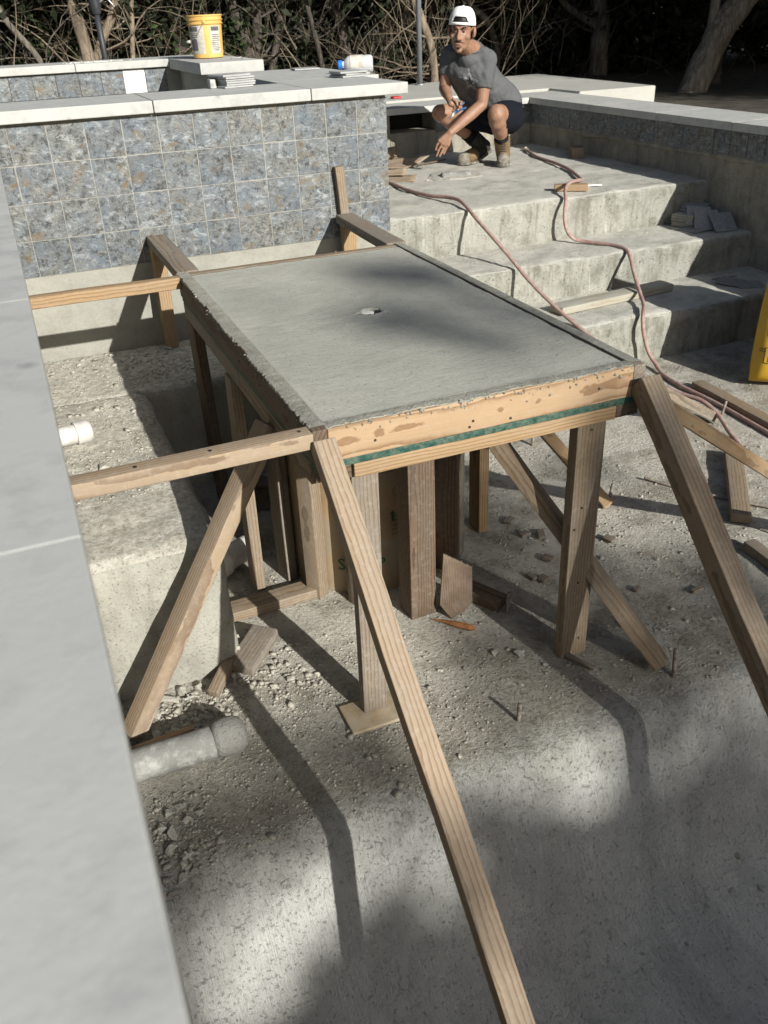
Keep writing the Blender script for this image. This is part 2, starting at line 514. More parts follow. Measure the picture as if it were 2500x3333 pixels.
def slate_mat(name='slate_tile', dustc=None):
    g = G(name)
    r = g.rand()
    v = g.vmath('ADD', g.ob, g.comb(g.math('MULTIPLY', r, 57.0), g.math('MULTIPLY', r, -23.0), g.math('MULTIPLY', r, 91.0)))
    a = g.noise(v, 8.0, 5.0, 0.6, 0.4)
    b = g.noise(g.map(v, (13, 20, 30)), 1.0, 8.0, 0.72, 1.1)
    d = g.noise(v, 34.0, 9.0, 0.78, 0.3)
    e = g.noise(g.vmath('ADD', v, (7, 7, 7)), 12.0, 5.0, 0.65, 0.6)
    s2 = g.noise(v, 210.0, 3.0, 0.7)
    c = g.mix(g.ramp(a, [(0.38, 0.0), (0.60, 1.0)]), (0.118, 0.137, 0.152), (0.152, 0.154, 0.144))
    c = g.mix(g.ramp(b, [(0.52, 0.0), (0.66, 0.85)]), c, (0.31, 0.33, 0.335))
    c = g.mix(g.ramp(d, [(0.515, 0.0), (0.60, 0.85)]), c, (0.028, 0.030, 0.033))
    c = g.mix(g.ramp(d, [(0.30, 0.9), (0.43, 0.0)]), c, (0.40, 0.41, 0.40))
    c = g.mix(g.ramp(s2, [(0.58, 0.0), (0.72, 0.5)]), c, (0.06, 0.063, 0.066))
    c = g.mix(g.ramp(s2, [(0.30, 0.4), (0.42, 0.0)]), c, (0.42, 0.43, 0.42))
    c = g.mix(g.math('MULTIPLY', g.ramp(e, [(0.57, 0.0), (0.67, 0.85)]), g.ramp(d, [(0.35, 0.3), (0.6, 1.0)])), c, (0.16, 0.105, 0.04))
    cr_ = g.ramp(g.noise(g.map(v, (10, 10, 20)), 1.0, 7, 0.7, 1.6), [(0.475, 0.0), (0.5, 0.9), (0.525, 0.0)])
    c = g.mix(g.math('MULTIPLY', cr_, g.ramp(a, [(0.42, 0.0), (0.56, 1.0)])), c, (0.022, 0.022, 0.022))
    tint = g.ramp(g.math('FRACT', g.math('MULTIPLY', r, 7.31)), [(0.0, (0.80, 0.83, 0.87)), (0.25, (0.95, 0.98, 1.02)), (0.5, (1.10, 1.09, 1.05)), (0.75, (0.88, 0.91, 0.95)), (1.0, (1.04, 1.04, 1.05))])
    c = g.mix(1.0, c, tint, 'MULTIPLY')
    if dustc:
        c = g.mix(0.45, c, dustc)
    h = g.math('MULTIPLY_ADD', d, -1.0, g.math('MULTIPLY', b, 0.8))
    return g.done(c, 0.5, g.bump(h, 0.55, 0.005), 0.35)
M_SLATE = slate_mat()
M_SLATE_PALE = slate_mat('slate_tile_pale', (0.40, 0.40, 0.385))
M_SLATE_DUSTY = slate_mat('slate_tile_dusty', (0.17, 0.163, 0.145))

def plain(name, c, rough=0.6, var=0.15, sc=20.0, bump=0.1, metal=0.0, spec=0.4, dirt=None, dirt_amt=0.0, **kw):
    g = G(name)
    n1 = g.noise(g.ob, sc, 5.0, 0.6)
    col = g.mix(g.ramp(n1, [(0.35, 0.0), (0.65, 1.0)]), [a * (1 - var) for a in c], [min(1, a * (1 + var)) for a in c])
    if dirt:
        col = g.mix(g.math('MULTIPLY', g.ramp(g.noise(g.ob, sc * .7, 6.0, 0.7), [(0.42, 0.0), (0.6, 1.0)]), dirt_amt), col, dirt)
    return g.done(col, rough, g.bump(n1, bump, 0.002), spec, Metallic=metal, **kw)

DUST = (0.45, 0.43, 0.37)
M_GROUT = plain('white_grout', (0.25, 0.246, 0.225), 0.9, 0.2, 60, 0.3)
M_THINSET = plain('white_thinset', (0.72, 0.70, 0.64), 0.9, 0.15, 40, 0.5)
M_PLY_GREEN = plain('green_form_ply_edge', (0.012, 0.058, 0.044), 0.7, 0.5, 90, 0.5, dirt=(0.30, 0.30, 0.21), dirt_amt=0.22)
M_PLY_FACE = plain('plywood_face', (0.33, 0.25, 0.15), 0.8, 0.2, 15, 0.2, dirt=DUST, dirt_amt=0.4)
M_CARD = plain('brown_cardboard', (0.26, 0.185, 0.115), 0.9, 0.15, 12, 0.2, dirt=(0.33, 0.29, 0.23), dirt_amt=0.6)
M_TUBE = plain('form_tube_board', (0.31, 0.215, 0.12), 0.75, 0.15, 8, 0.15, dirt=(0.31, 0.28, 0.22), dirt_amt=0.6)
M_PRINT_GREEN = plain('green_print', (0.02, 0.10, 0.055), 0.8, 0.2, 40, 0)
M_PRINT_DARK = plain('dark_print', (0.045, 0.045, 0.03), 0.8, 0.2, 40, 0)
M_NAIL = plain('dark_screw', (0.06, 0.055, 0.05), 0.5, 0.3, 60, 0.1, metal=0.6)
M_REBAR = plain('rusty_rebar', (0.16, 0.125, 0.10), 0.8, 0.35, 90, 0.5, dirt=DUST, dirt_amt=0.5)
M_PVC = plain('white_pvc', (0.52, 0.515, 0.485), 0.5, 0.08, 15, 0.05, dirt=(0.36, 0.34, 0.30), dirt_amt=0.75)
M_HOSE = plain('faded_red_hose', (0.30, 0.17, 0.15), 0.65, 0.15, 45, 0.2, dirt=(0.35, 0.29, 0.25), dirt_amt=0.8)
M_BRASS = plain('hose_coupler', (0.40, 0.36, 0.28), 0.5, 0.3, 60, 0.3, metal=0.4)
M_YELLOW = plain('yellow_bucket', (0.60, 0.36, 0.10), 0.45, 0.06, 18, 0.05, dirt=(0.62, 0.45, 0.20), dirt_amt=0.35)
M_BAG = plain('yellow_bag', (0.52, 0.30, 0.012), 0.55, 0.08, 10, 0.25, dirt=(0.50, 0.36, 0.11), dirt_amt=0.3)
M_BAGPRINT = plain('bag_print', (0.055, 0.045, 0.02), 0.6, 0.1, 30, 0)
M_BAGBOX = plain('bag_print_pale', (0.42, 0.26, 0.06), 0.6, 0.1, 30, 0)
M_LABEL = plain('dusty_paper_label', (0.50, 0.47, 0.41), 0.8, 0.2, 25, 0.1, dirt=(0.26, 0.24, 0.21), dirt_amt=0.5)
M_STEEL = plain('bare_wire', (0.45, 0.45, 0.45), 0.4, 0.1, 40, 0, metal=0.9)
M_POLE = plain('grey_pole', (0.20, 0.215, 0.23), 0.45, 0.1, 12, 0.05, metal=0.3)
M_BLACK = plain('black_lamp_post', (0.028, 0.030, 0.034), 0.5, 0.2, 20, 0.1)
M_BLUECAP = plain('blue_cap', (0.02, 0.16, 0.62), 0.4, 0.05, 20, 0)
M_REDP = plain('red_plastic', (0.55, 0.03, 0.03), 0.5, 0.05, 20, 0)
M_HOLE_SHADE = plain('hole_shade', (0.03, 0.03, 0.028), 0.95, 0.3, 20, 0.1)  # near-black standing in for the shade inside holes and recesses
M_GREYTILE = plain('grey_tile_back', (0.30, 0.305, 0.30), 0.85, 0.1, 35, 0.2, dirt=(0.42, 0.42, 0.40), dirt_amt=0.3)
M_WAFFLE = plain('tile_back_dusty', (0.27, 0.26, 0.225), 0.9, 0.12, 35, 0.3, dirt=DUST, dirt_amt=0.4)
M_SHIM = plain('red_brown_shim', (0.26, 0.115, 0.045), 0.75, 0.3, 35, 0.2)
M_CORR = plain('dusty_corrugate', (0.125, 0.088, 0.06), 0.95, 0.15, 25, 0.2, dirt=DUST, dirt_amt=0.08)

def clear_plastic(name, tint, trans=0.75, rough=0.25):
    g = G(name)
    n1 = g.noise(g.ob, 30, 4, 0.6)
    return g.done(g.mix(n1, tint, [a * .8 for a in tint]), rough, g.bump(n1, 0.5, 0.006), 0.5, Transmission_Weight=trans, IOR=1.15)
M_JUG = clear_plastic('clear_jug', (0.80, 0.82, 0.83), 0.45, 0.35)
M_BOTTLE = clear_plastic('clear_bottle', (0.70, 0.74, 0.76), 0.6, 0.3)

def bark(name, c1, c2, sc=1.0):
    g = G(name)
    v = g.ob
    st = g.noise(g.map(v, (26 * sc, 26 * sc, 4.5 * sc)), 1.0, 6.0, 0.7, 0.5)
    a = g.noise(v, 3.0, 4, 0.6)
    c = g.ramp(st, [(0.33, [x * .45 for x in c2]), (0.5, c2), (0.66, c1)])
    c = g.mix(g.ramp(a, [(0.4, 0.0), (0.7, 0.4)]), c, [x * 1.25 for x in c1])
    return g.done(c, 0.9, g.bump(st, 0.9, 0.03), 0.15)
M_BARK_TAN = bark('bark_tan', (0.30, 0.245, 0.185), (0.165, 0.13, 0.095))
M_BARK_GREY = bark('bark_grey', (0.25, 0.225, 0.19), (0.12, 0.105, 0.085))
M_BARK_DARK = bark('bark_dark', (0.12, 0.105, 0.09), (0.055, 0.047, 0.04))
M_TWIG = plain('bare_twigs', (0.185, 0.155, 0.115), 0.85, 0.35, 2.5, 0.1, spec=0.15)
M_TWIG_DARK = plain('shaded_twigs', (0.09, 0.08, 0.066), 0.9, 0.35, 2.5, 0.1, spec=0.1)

def leaf(name, c, var=0.5):
    g = G(name)
    n1 = g.noise(g.ob, 2.3, 4, 0.6)
    n2 = g.noise(g.ob, 30.0, 2, 0.6)
    col = g.mix(g.ramp(n1, [(0.35, 0.0), (0.65, 1.0)]), [a * (1 - var) for a in c], [a * (1 + var) for a in c])
    col = g.mix(g.math('MULTIPLY', n2, 0.5), col, [a * 0.5 for a in c])
    return g.done(col, 0.75, None, 0.2)
M_LEAF_DARK = leaf('cedar_leaf', (0.018, 0.024, 0.012))
M_LEAF = leaf('oak_leaf', (0.045, 0.070, 0.022))
M_LITTER = plain('leaf_litter', (0.055, 0.047, 0.034), 0.95, 0.4, 5, 0.6)

# ================================================================== THE SETTING
FLOOR = -1.49
LAND, TR2, TR1 = -0.733, -0.991, -1.213
BENCH = -1.0

# ---- ground: one sheet with the pool and spa cut out of it
def ground():
    xs = sorted(set([-160, -80, -40, -22, -14, -9, -6, -4.5, -3.4, -2.3] + [3.0 + 0.0] + [round(-2.3 + 0.53 * i, 3) for i in range(11)] +
                    [3.5 + 0.45 * i for i in range(24)] + [16, 20, 28, 45, 80, 160]))
    ys = sorted(set([-160, -80, -40, -24, -15, -11, -8.7, -6.0, -3.4, -1.4, 0.6, 2.0, 3.42] + [3.9 + 0.5 * i for i in range(28)] + [20, 26, 40, 80, 160]))
    V = []; idx = {}; Fc = []
    def inside(x, y):
        return -2.3 < x < 3.0 and -8.7 < y < 3.42
    for j, y in enumerate(ys):
        for i, x in enumerate(xs):
            dist = max(x - 4.2, -3 - x, y - 5.4, 0)
            z = -0.50 - min(dist, 4) * 0.02
            if dist > 0:
                z += 0.10 * fbm((x, y, 1.0), 0.45, 3) * min(1, dist) + 0.2 * noise.noise(Vector((x * 0.05, y * 0.05, 2))) * min(dist / 10, 6)
            idx[i, j] = len(V); V.append((x, y, z))
    for j in range(len(ys) - 1):
        for i in range(len(xs) - 1):
            if inside((xs[i] + xs[i + 1]) / 2, (ys[j] + ys[j + 1]) / 2):
                continue
            Fc.append((idx[i, j], idx[i + 1, j], idx[i + 1, j + 1], idx[i, j + 1]))
    return struct(link('ground', mesh('ground', V, Fc, True), M_LITTER))
ground()

# ---- pool floor with the broom-finished drop to the deep end
PROFILE = [(-2.56, 0.0), (-2.62, -0.001), (-2.66, -0.006), (-2.69, -0.026), (-2.715, -0.068), (-2.742, -0.128), (-2.775, -0.195), (-2.805, -0.26),
           (-2.84, -0.33), (-2.88, -0.40), (-2.93, -0.462), (-2.99, -0.515), (-3.07, -0.557), (-3.17, -0.59), (-3.3, -0.612),
           (-3.45, -0.625), (-3.65, -0.635), (-4.0, -0.64), (-4.5, -0.645), (-8.6, -0.66)]
def floor_z(x, y):
    if y >= -2.56:
        z = 0.0
    else:
        z = PROFILE[-1][1]
        for (a, za), (b, zb) in zip(PROFILE, PROFILE[1:]):
            if b <= y <= a:
                z = za + (zb - za) * (y - a) / (b - a)
                break
    return FLOOR + z + 0.007 * fbm((x, y, 0.3), 3.0, 3) + 0.004 * fbm((x, y, 4.0), 14.0, 2)
def pool_floor():
    xs = [-1.82 + 0.022 * i for i in range(206)]
    ys = [0.02 - 0.026 * i for i in range(100)]
    ys = [y for y in ys if y > -2.555]
    prof = []
    for (a, za), (b, zb) in zip(PROFILE, PROFILE[1:]):
        n = max(1, int(math.hypot(b - a, zb - za) / 0.022))
        if a < -3.4:
            n = 6
        prof += [a + (b - a) * k / n for k in range(n)]
    ys += prof + [-8.6]
    V = [(x, y, floor_z(x, y)) for y in ys for x in xs]
    n = len(xs)
    Fc = [(j * n + i, (j + 1) * n + i, (j + 1) * n + i + 1, j * n + i + 1) for j in range(len(ys) - 1) for i in range(n - 1)]
    return struct(link('pool_floor', mesh('pool_floor', V, Fc, True), M_FLOOR))
pool_floor()

# ---- bench: an L of rough gunite along the tiled wall and the left wall
t = thing('pool_bench', 'L-shaped rough concrete bench below the tiled wall and left coping', 'bench', (-1.6, -1.0, FLOOR))
rbox('bench_run', -1.83, 0.01, -0.63, 0.001, -1.56, BENCH, M_BENCH, t, r=0.045, res=0.035, amp=0.014, nsc=4, amp2=0.004, nsc2=22)
rbox('bench_run', -1.83, -1.392, -1.955, -0.58, -1.56, BENCH + 0.003, M_BENCH, t, r=0.06, res=0.03, amp=0.014, nsc=5, amp2=0.004, nsc2=22)

# ---- steps and landing
t = thing('pool_steps', 'three rough sunlit concrete steps climbing to the landing on the right', 'steps', (1.3, 0.2, FLOOR))
rbox('step', -0.02, 2.70, -0.275, 0.6, -1.6, TR1, M_SHELL, t, r=0.035, res=0.035, amp=0.016, nsc=4, amp2=0.008, nsc2=22)
rbox('step', -0.02, 2.70, 0.254, 1.1, -1.5, TR2, M_SHELL, t, r=0.03, res=0.035, amp=0.016, nsc=4, amp2=0.008, nsc2=22)
rbox('landing', -0.02, 2.70, 0.733, 3.10, -1.4, LAND, M_SHELL, t, r=0.03, res=0.04, amp=0.016, nsc=4, amp2=0.008, nsc2=22)

# ---- tiled spa wall in front
PITCH = 0.155
TS = PITCH - 0.0034
def tile_obj(me, parent, M, mat=M_SLATE):
    return link('tile', me, mat, parent, M)
tile_me = cham_mesh(TS, 0.009, TS, 0.0016)
tile_me.name = 'tile'
tw = thing('tiled_wall', 'raised spa wall faced with four rows of blue grey slate tiles', 'tiled wall', (-0.9, 0.2, BENCH))
rbox('wall_core', -2.75, -0.004, 0.0035, 0.44, -1.5, 0.0075, M_SMOOTHWALL, tw, r=0.006, res=0.3)
rbox('side_wall', -0.345, -0.005, 0.441, 1.66, -1.45, 0.007, M_SMOOTHWALL, tw, r=0.005, res=0.3)
for row in range(4):
    for c in range(13):
        x = -PITCH * (c + 0.5); z = -PITCH * (row + 0.5)
        M = Matrix.Translation((x + random.uniform(-.0006, .0006), 0.0045 + random.uniform(-.001, .0006), z + random.uniform(-.0006, .0006))) @ \
            Matrix.Rotation(random.uniform(-.005, .005), 4, 'Y') @ Matrix.Rotation(random.uniform(-.008, .008), 4, 'X')
        tile_obj(tile_me, tw, M)
rbox('grout_bed', -2.1, -0.004, 0.0012, 0.0036, -4 * PITCH, -0.001, M_GROUT, tw, r=0.0005, res=1)
CT0, CT1 = 0.0085, 0.058
def cop(parent, x0, x1, y0, y1, z0=CT0, z1=CT1, mat=M_COPING, r=0.004):
    return rbox('coping_slab', x0, x1, y0, y1, z0, z1, mat, parent, r=r, res=0.12, smooth=False)
for (a, b) in ((-2.75, -1.812), (-1.808, -1.100), (-1.096, -0.386)):
    cop(tw, a, b, -0.036, 0.462)
cop(tw, -0.382, 0.098, -0.036, 0.606)
cop(tw, -0.38, 0.215, 0.610, 1.64)

# ---- far spa wall with its own tiles
fw = thing('far_tiled_wall', 'far low spa wall with one row of slate tiles and stone coping', 'tiled wall', (-1.6, 3.1, -0.5))
rbox('wall_core', -2.9, -0.40, 2.935, 3.36, -0.7, 0.0595, M_SMOOTHWALL, fw, r=0.004, res=0.4)
for row in range(2):
    for c in range(14):
        x = -0.50 - PITCH * (c + 0.5)
        z = 0.055 - PITCH * (row + 0.5)
        M = Matrix.Translation((x, 2.9305 + random.uniform(-.001, .0006), z)) @ Matrix.Rotation(random.uniform(-.006, .006), 4, 'X')
        if row == 0 and c == 1:
            o = rbox('bare_mortar_patch', x - TS / 2, x + TS / 2, 2.9275, 2.934, z - TS / 2, z + TS / 2, M_THINSET, fw, r=0.002, res=0.02, amp=0.002, nsc=40)
            o['label'] = 'white mortar patch where one tile is missing'
        else:
            tile_obj(tile_me, fw, M)
for (a, b) in ((-2.9, -1.86), (-1.856, -1.132), (-1.128, -0.478)):
    cop(fw, a, b, 2.895, 3.40, 0.0605, 0.1105)
# spa basin floor (out of sight below the copings)
rbox('spa_floor', -2.75, -0.34, 0.44, 2.94, -0.60, -0.45, M_SMOOTHWALL, tw, r=0.01, res=0.5)

pd = thing('pedestal', 'square stone capped pedestal carrying the yellow bucket', 'pedestal', (-0.25, 2.4, -0.45))
rbox('pedestal_column', -0.402, -0.098, 1.96, 3.34, -0.7, 0.0435, M_SMOOTHWALL, pd, r=0.006, res=0.1, amp=0.003, nsc=8)
rbox('cap_slab', -0.474, -0.062, 1.865, 3.43, 0.0445, 0.1105, M_COPING, pd, r=0.004, res=0.12, amp=0.0012, nsc=9)

# ---- left wall with the coping the camera leans over
lw = thing('left_pool_wall', 'smooth pale stone coping of the pool wall along the left edge', 'pool wall', (-2.0, -2.6, -2.0))
rbox('wall_core', -2.24, -1.792, -8.6, 0.003, -2.35, 0.0045, M_WALLRAW, lw, r=0.006, res=0.4)
for i in range(14):
    y1 = 0.20 - 0.64 * i
    cop(lw, -2.29, -1.758, y1 - 0.6396 if i else -0.44, y1 if i else -0.0405, 0.0055, 0.055, r=0.0012) if i else cop(lw, -2.29, -1.812, -0.477, -0.0405, 0.0055, 0.055)

# a small chip in the near coping
V, Fc = ell_geo((-1.8115, -3.985, 0.0556), 0.0035, 0.005, 0.0012)
o = link('chip', mesh('chip', V, Fc, True), M_HOLE_SHADE, lw)
# ---- right wall
rw = thing('right_pool_wall', 'shaded right pool wall with a row of slate tiles under stone coping', 'pool wall', (2.85, 0.5, FLOOR))
rbox('wall_core', 2.662, 3.02, -8.6, 3.40, -2.15, -0.4025, M_WALLRAW, rw, r=0.008, res=0.05, amp=0.016, nsc=2.6, amp2=0.004, nsc2=18)
for c in range(27):
    y = 3.035 - PITCH * (c + 0.5)
    M = rotz(-pi / 2, (2.6445 + random.uniform(-.0015, .001), y, -0.4035 - PITCH / 2)) @ Matrix.Rotation(random.uniform(-.008, .008), 4, 'X')
    tile_obj(tile_me, rw, M, M_SLATE_DUSTY)
# ragged mortar left under the tile row
def mortar_strip():
    V = []; Fc = []
    n = 220
    for i in range(n + 1):
        y = 3.03 - 4.2 * i / n
        d = 0.030 + 0.03 * max(0, fbm((y, 2, 1), 3.0, 3) + 0.25) + 0.008 * fbm((y, 5, 1), 22.0, 2)
        th = 0.012 + 0.004 * fbm((y, 8, 3), 12, 2)
        zt = -0.4035 - PITCH + 0.003
        xb = 2.668
        V += [(xb - 0.020 - th * .2, y, zt), (xb - 0.020 - th, y, zt - d * .35), (xb - 0.016 - th * .8, y, zt - d * .8), (xb, y, zt - d)]
    for i in range(n):
        for k in range(3):
            a = i * 4 + k
            Fc.append((a, a + 1, a + 5, a + 4))
    link('mortar_edge', mesh('mortar_edge', V, Fc, False), M_WALLRAW, rw)
mortar_strip()
y1 = 3.40
for yb in (2.80, 2.04, 1.28, 0.52, -0.24, -1.0, -1.76, -2.52, -3.28, -4.04, -4.8, -5.56, -6.32, -7.08, -7.84, -8.6):
    cop(rw, 2.604, 3.072, yb + 0.002, y1 - 0.002, -0.4015, -0.351)
    y1 = yb

# ---- wall behind the landing
bw = thing('back_pool_wall', 'low back wall of the landing with coping and a dark opening', 'pool wall', (1.6, 3.2, LAND))
rbox('wall_core', -0.35, 1.30, 3.052, 3.40, -1.2, -0.4025, M_WALLRAW, bw, r=0.006, res=0.08, amp=0.008, nsc=4)
rbox('wall_core', 1.725, 2.66, 3.052, 3.40, -1.2, -0.4025, M_WALLRAW, bw, r=0.006, res=0.06, amp=0.01, nsc=4, amp2=0.003)
rbox('wall_core', 1.301, 1.724, 3.053, 3.40, -1.2, -0.549, M_WALLRAW, bw, r=0.006, res=0.08, amp=0.004, nsc=5)
rbox('recess_back', 1.301, 1.724, 3.33, 3.40, -0.5485, -0.4025, M_HOLE_SHADE, bw, r=0.003, res=1)
for c in range(6):
    x = 2.655 - PITCH * (c + 0.5)
    M = Matrix.Translation((x, 3.0435, -0.4035 - PITCH / 2)) @ Matrix.Rotation(random.uniform(-.008, .008), 4, 'X')
    tile_obj(tile_me, bw, M)
x1 = 2.600
for xa in (1.90, 1.14, 0.38, -0.35):
    cop(bw, xa + 0.002, x1 - 0.002, 2.998, 3.448, -0.4015, -0.352)
    x1 = xa

# ---- pale deck slab beyond
def deck():
    pts = [(-0.35, 3.455), (3.08, 3.455), (3.08, 2.95), (3.88, 2.93), (4.02, 5.19), (2.3, 5.10), (-0.35, 5.05)]
    bm = bmesh.new()
    f = bm.faces.new([bm.verts.new((x, y, -0.335)) for x, y in pts])
    bm.normal_update()
    if f.normal.z < 0:
        f.normal_flip()
    r = bmesh.ops.extrude_face_region(bm, geom=[f])
    bmesh.ops.translate(bm, vec=(0, 0, -0.25), verts=[v for v in r['geom'] if isinstance(v, bmesh.types.BMVert)])
    bmesh.ops.recalc_face_normals(bm, faces=bm.faces)
    bmesh.ops.bevel(bm, geom=[e for e in bm.edges], offset=0.006, segments=2, affect='EDGES')
    me = bpy.data.meshes.new('deck'); bm.to_mesh(me); bm.free()
    struct(link('deck', me, M_DECK))
deck()
# the end wall of the deep end, behind the viewer
w = rbox('end_pool_wall', -2.24, 3.02, -8.9, -8.59, -2.2, -0.4, M_WALLRAW, None, r=0.01, res=0.4)
tag(w, 'plain concrete wall closing the deep end behind the viewer', 'pool wall')

# ================================================================== THE TABLE FORM
TX0, TX1, TY0, TY1, TZ = -1.218, -0.262, -2.390, -0.745, -0.500
tb = thing('concrete_table', 'freshly cast concrete table top in a lumber form on props', 'table', (-0.74, -1.57, FLOOR))

def slab():
    x0, x1, y0, y1 = TX0 + 0.0395, TX1 - 0.0395, TY0 + 0.0395, TY1 - 0.0395
    hx, hy = -0.735, -1.566
    xs = list(np.linspace(x0, x1, 100)); ys = list(np.linspace(y0, y1, 170))
    xs = sorted(set([round(v, 4) for v in xs] + [round(hx + d, 4) for d in np.linspace(-0.05, 0.05, 26)]))
    ys = sorted(set([round(v, 4) for v in ys] + [round(hy + d, 4) for d in np.linspace(-0.05, 0.05, 26)]))
    V = []; Fc = []
    for y in ys:
        for x in xs:
            z = TZ - 0.006 + 0.0025 * fbm((x, y, 2), 4.0, 3) + 0.0008 * noise.noise(Vector((x * 12, y * 160, 1)))
            e = min(x - x0, x1 - x, y - y0, y1 - y)
            if e < 0.03:
                z += 0.003 * (1 - e / 0.03) * (0.6 + fbm((x, y, 6), 18, 2))
            r = math.hypot((x - hx) / 1.1, (y - hy) / 0.95) * (1 + 0.25 * noise.noise(Vector((x * 60, y * 60, 3))))
            if r < 0.034:
                k = max(0, min(1, (0.034 - r) / 0.006))
                k = k * k * (3 - 2 * k)
                z -= 0.085 * k * (1 if x > hx - 0.002 else 0.16)
            elif r < 0.055:
                z += 0.0035 * (0.055 - r) / 0.02 * (0.7 + noise.noise(Vector((x * 90, y * 90, 5))))
            V.append((x, y, z))
    n = len(xs)
    for j in range(len(ys) - 1):
        for i in range(n - 1):
            Fc.append((j * n + i, j * n + i + 1, (j + 1) * n + i + 1, (j + 1) * n + i))
    b = len(V)
    # skirt down to the plywood
    ring = [i for i in range(n)] + [j * n + n - 1 for j in range(1, len(ys))] + [(len(ys) - 1) * n + i for i in range(n - 2, -1, -1)] + [j * n for j in range(len(ys) - 2, 0, -1)]
    for i in ring:
        V.append((V[i][0], V[i][1], TZ - 0.086))
    for k in range(len(ring)):
        k2 = (k + 1) % len(ring)
        Fc.append((ring[k], b + k, b + k2, ring[k2]))
    link('slab', mesh('slab', V, Fc, True), M_SLAB, tb)
slab()
V, Fc = ell_geo((-0.7165, -1.5705, TZ - 0.0085), 0.0155, 0.0165, 0.004, 16, 8)  # near-black plug, painted as the shade inside the hole
o = link('hole_plug', mesh('hole_plug', V, Fc, True), M_HOLE_SHADE, tb)
o['label'] = 'dark plug standing for the shaded hole in the table top'
V, Fc = ell_geo((-0.752, -1.566, TZ - 0.0075), 0.026, 0.024, 0.006, 22, 10)
V = [v + Vector((0, 0, .0022 * noise.noise(v * 130))) for v in V]
link('cement_dust', mesh('cement_dust', V, Fc, False), M_THINSET, tb)
zc = TZ - 0.0445
lumber('form_board', (TX0 + 0.019, TY0, zc), (TX0 + 0.019, TY1, zc), 0.038, 0.089, M_WOOD_DARK, tb)
lumber('form_board', (TX1 - 0.019, TY0, zc), (TX1 - 0.019, TY1, zc), 0.038, 0.089, M_WOOD_GREY, tb)
lumber('form_board', (TX0 + 0.0385, TY0 + 0.019, zc - 0.001), (TX1 - 0.0385, TY0 + 0.019, zc - 0.001), 0.037, 0.087, M_WOOD_FRESH, tb, warp=0.0005)
lumber('form_board', (TX0 + 0.0385, TY1 - 0.019, zc - 0.001), (TX1 - 0.0385, TY1 - 0.019, zc - 0.001), 0.037, 0.087, M_WOOD_TAN, tb, warp=0.0005)
# plywood deck under the slab, its green edge showing below the front board
o = rbox('plywood_deck', TX0 + 0.004, TX1 - 0.002, TY0 + 0.0015, TY1 - 0.003, TZ - 0.1085, TZ - 0.0895, M_PLY_GREEN, tb, r=0.002, res=0.03, amp=0.0015, nsc=30)
o['label'] = 'green painted plywood edge under the front board'
# ledgers under the plywood
zl = TZ - 0.109 - 0.0195
lumber('ledger', (-1.118, TY0 + 0.022, zl), (-0.345, TY0 + 0.022, zl), 0.040, 0.039, M_WOOD_WARM, tb)
lumber('ledger', (-1.185, TY0 + 0.030, zl + 0.001), (-1.124, TY0 + 0.030, zl + 0.001), 0.05, 0.037, M_WOOD_DARK, tb)
lumber('ledger', (-0.343, TY0 + 0.026, zl + 0.001), (-0.270, TY0 + 0.026, zl + 0.001), 0.045, 0.037, M_WOOD_DARK, tb)
lumber('ledger', (TX0 + 0.024, TY0 + 0.06, zl - 0.012), (TX0 + 0.024, -1.62, zl - 0.012), 0.040, 0.062, M_WOOD_TAN, tb)
lumber('ledger', (TX0 + 0.024, -1.616, zl - 0.012), (TX0 + 0.024, TY1 - 0.01, zl - 0.012), 0.040, 0.062, M_WOOD_GREY, tb)
lumber('ledger', (TX1 - 0.03, TY0 + 0.06, zl), (TX1 - 0.03, TY1, zl), 0.040, 0.039, M_WOOD_GREY, tb)
for y in (-1.98, -1.58, -1.15):
    lumber('joist', (TX0 + 0.05, y, zl - 0.001), (TX1 - 0.055, y, zl - 0.001), 0.040, 0.036, M_WOOD_TAN, tb)
# cement slopped over the left and right form boards
def smear(x_in, x_out, seed, drip):
    V = []; Fc = []
    n = 640
    sgn = 1 if x_out > x_in else -1
    for i in range(n + 1):
        y = TY0 + 0.02 + (TY1 - TY0 - 0.03) * i / n
        w = abs(x_out - x_in)
        j = 0.98 + 0.22 * fbm((y, seed, 0), 5, 3) + 0.22 * fbm((y, seed, 2), 34, 4)
        xe = x_in + sgn * min(w * j, w + 0.004)
        h = 0.0022 + 0.0020 * abs(fbm((y, seed, 5), 30, 2))
        dz = 0.003 + (drip * max(0, fbm((y, seed, 9), 7, 4) + 0.02) * (0.6 + 1.1 * max(0, fbm((y, seed, 7), 45, 3))) if drip else 0)
        if xe * sgn < (x_in + sgn * w) * sgn - 0.002:
            V += [(x_in - sgn * .003, y, TZ + h), ((x_in + xe) / 2, y, TZ + h * 1.3), (xe, y, TZ + h * .6), (xe, y, TZ - 0.0005), (xe, y, TZ - 0.001)]
        else:
            V += [(x_in - sgn * .003, y, TZ + h), ((x_in + xe) / 2, y, TZ + h * 1.3), (xe + sgn * .002, y, TZ + h * .5), (xe + sgn * (.004 + dz * .1), y, TZ - dz * .6), (xe - sgn * .001, y, TZ - dz)]
    for i in range(n):
        for k in range(4):
            a = i * 5 + k
            Fc.append((a, a + 1, a + 6, a + 5))
    link('cement_smear', mesh('cement_smear', V, Fc, False), M_SMEAR, tb)
smear(TX0 + 0.036, TX0, 3.0, 0.045)
smear(TX1 - 0.036, TX1 - 0.006, 8.0, 0.0)
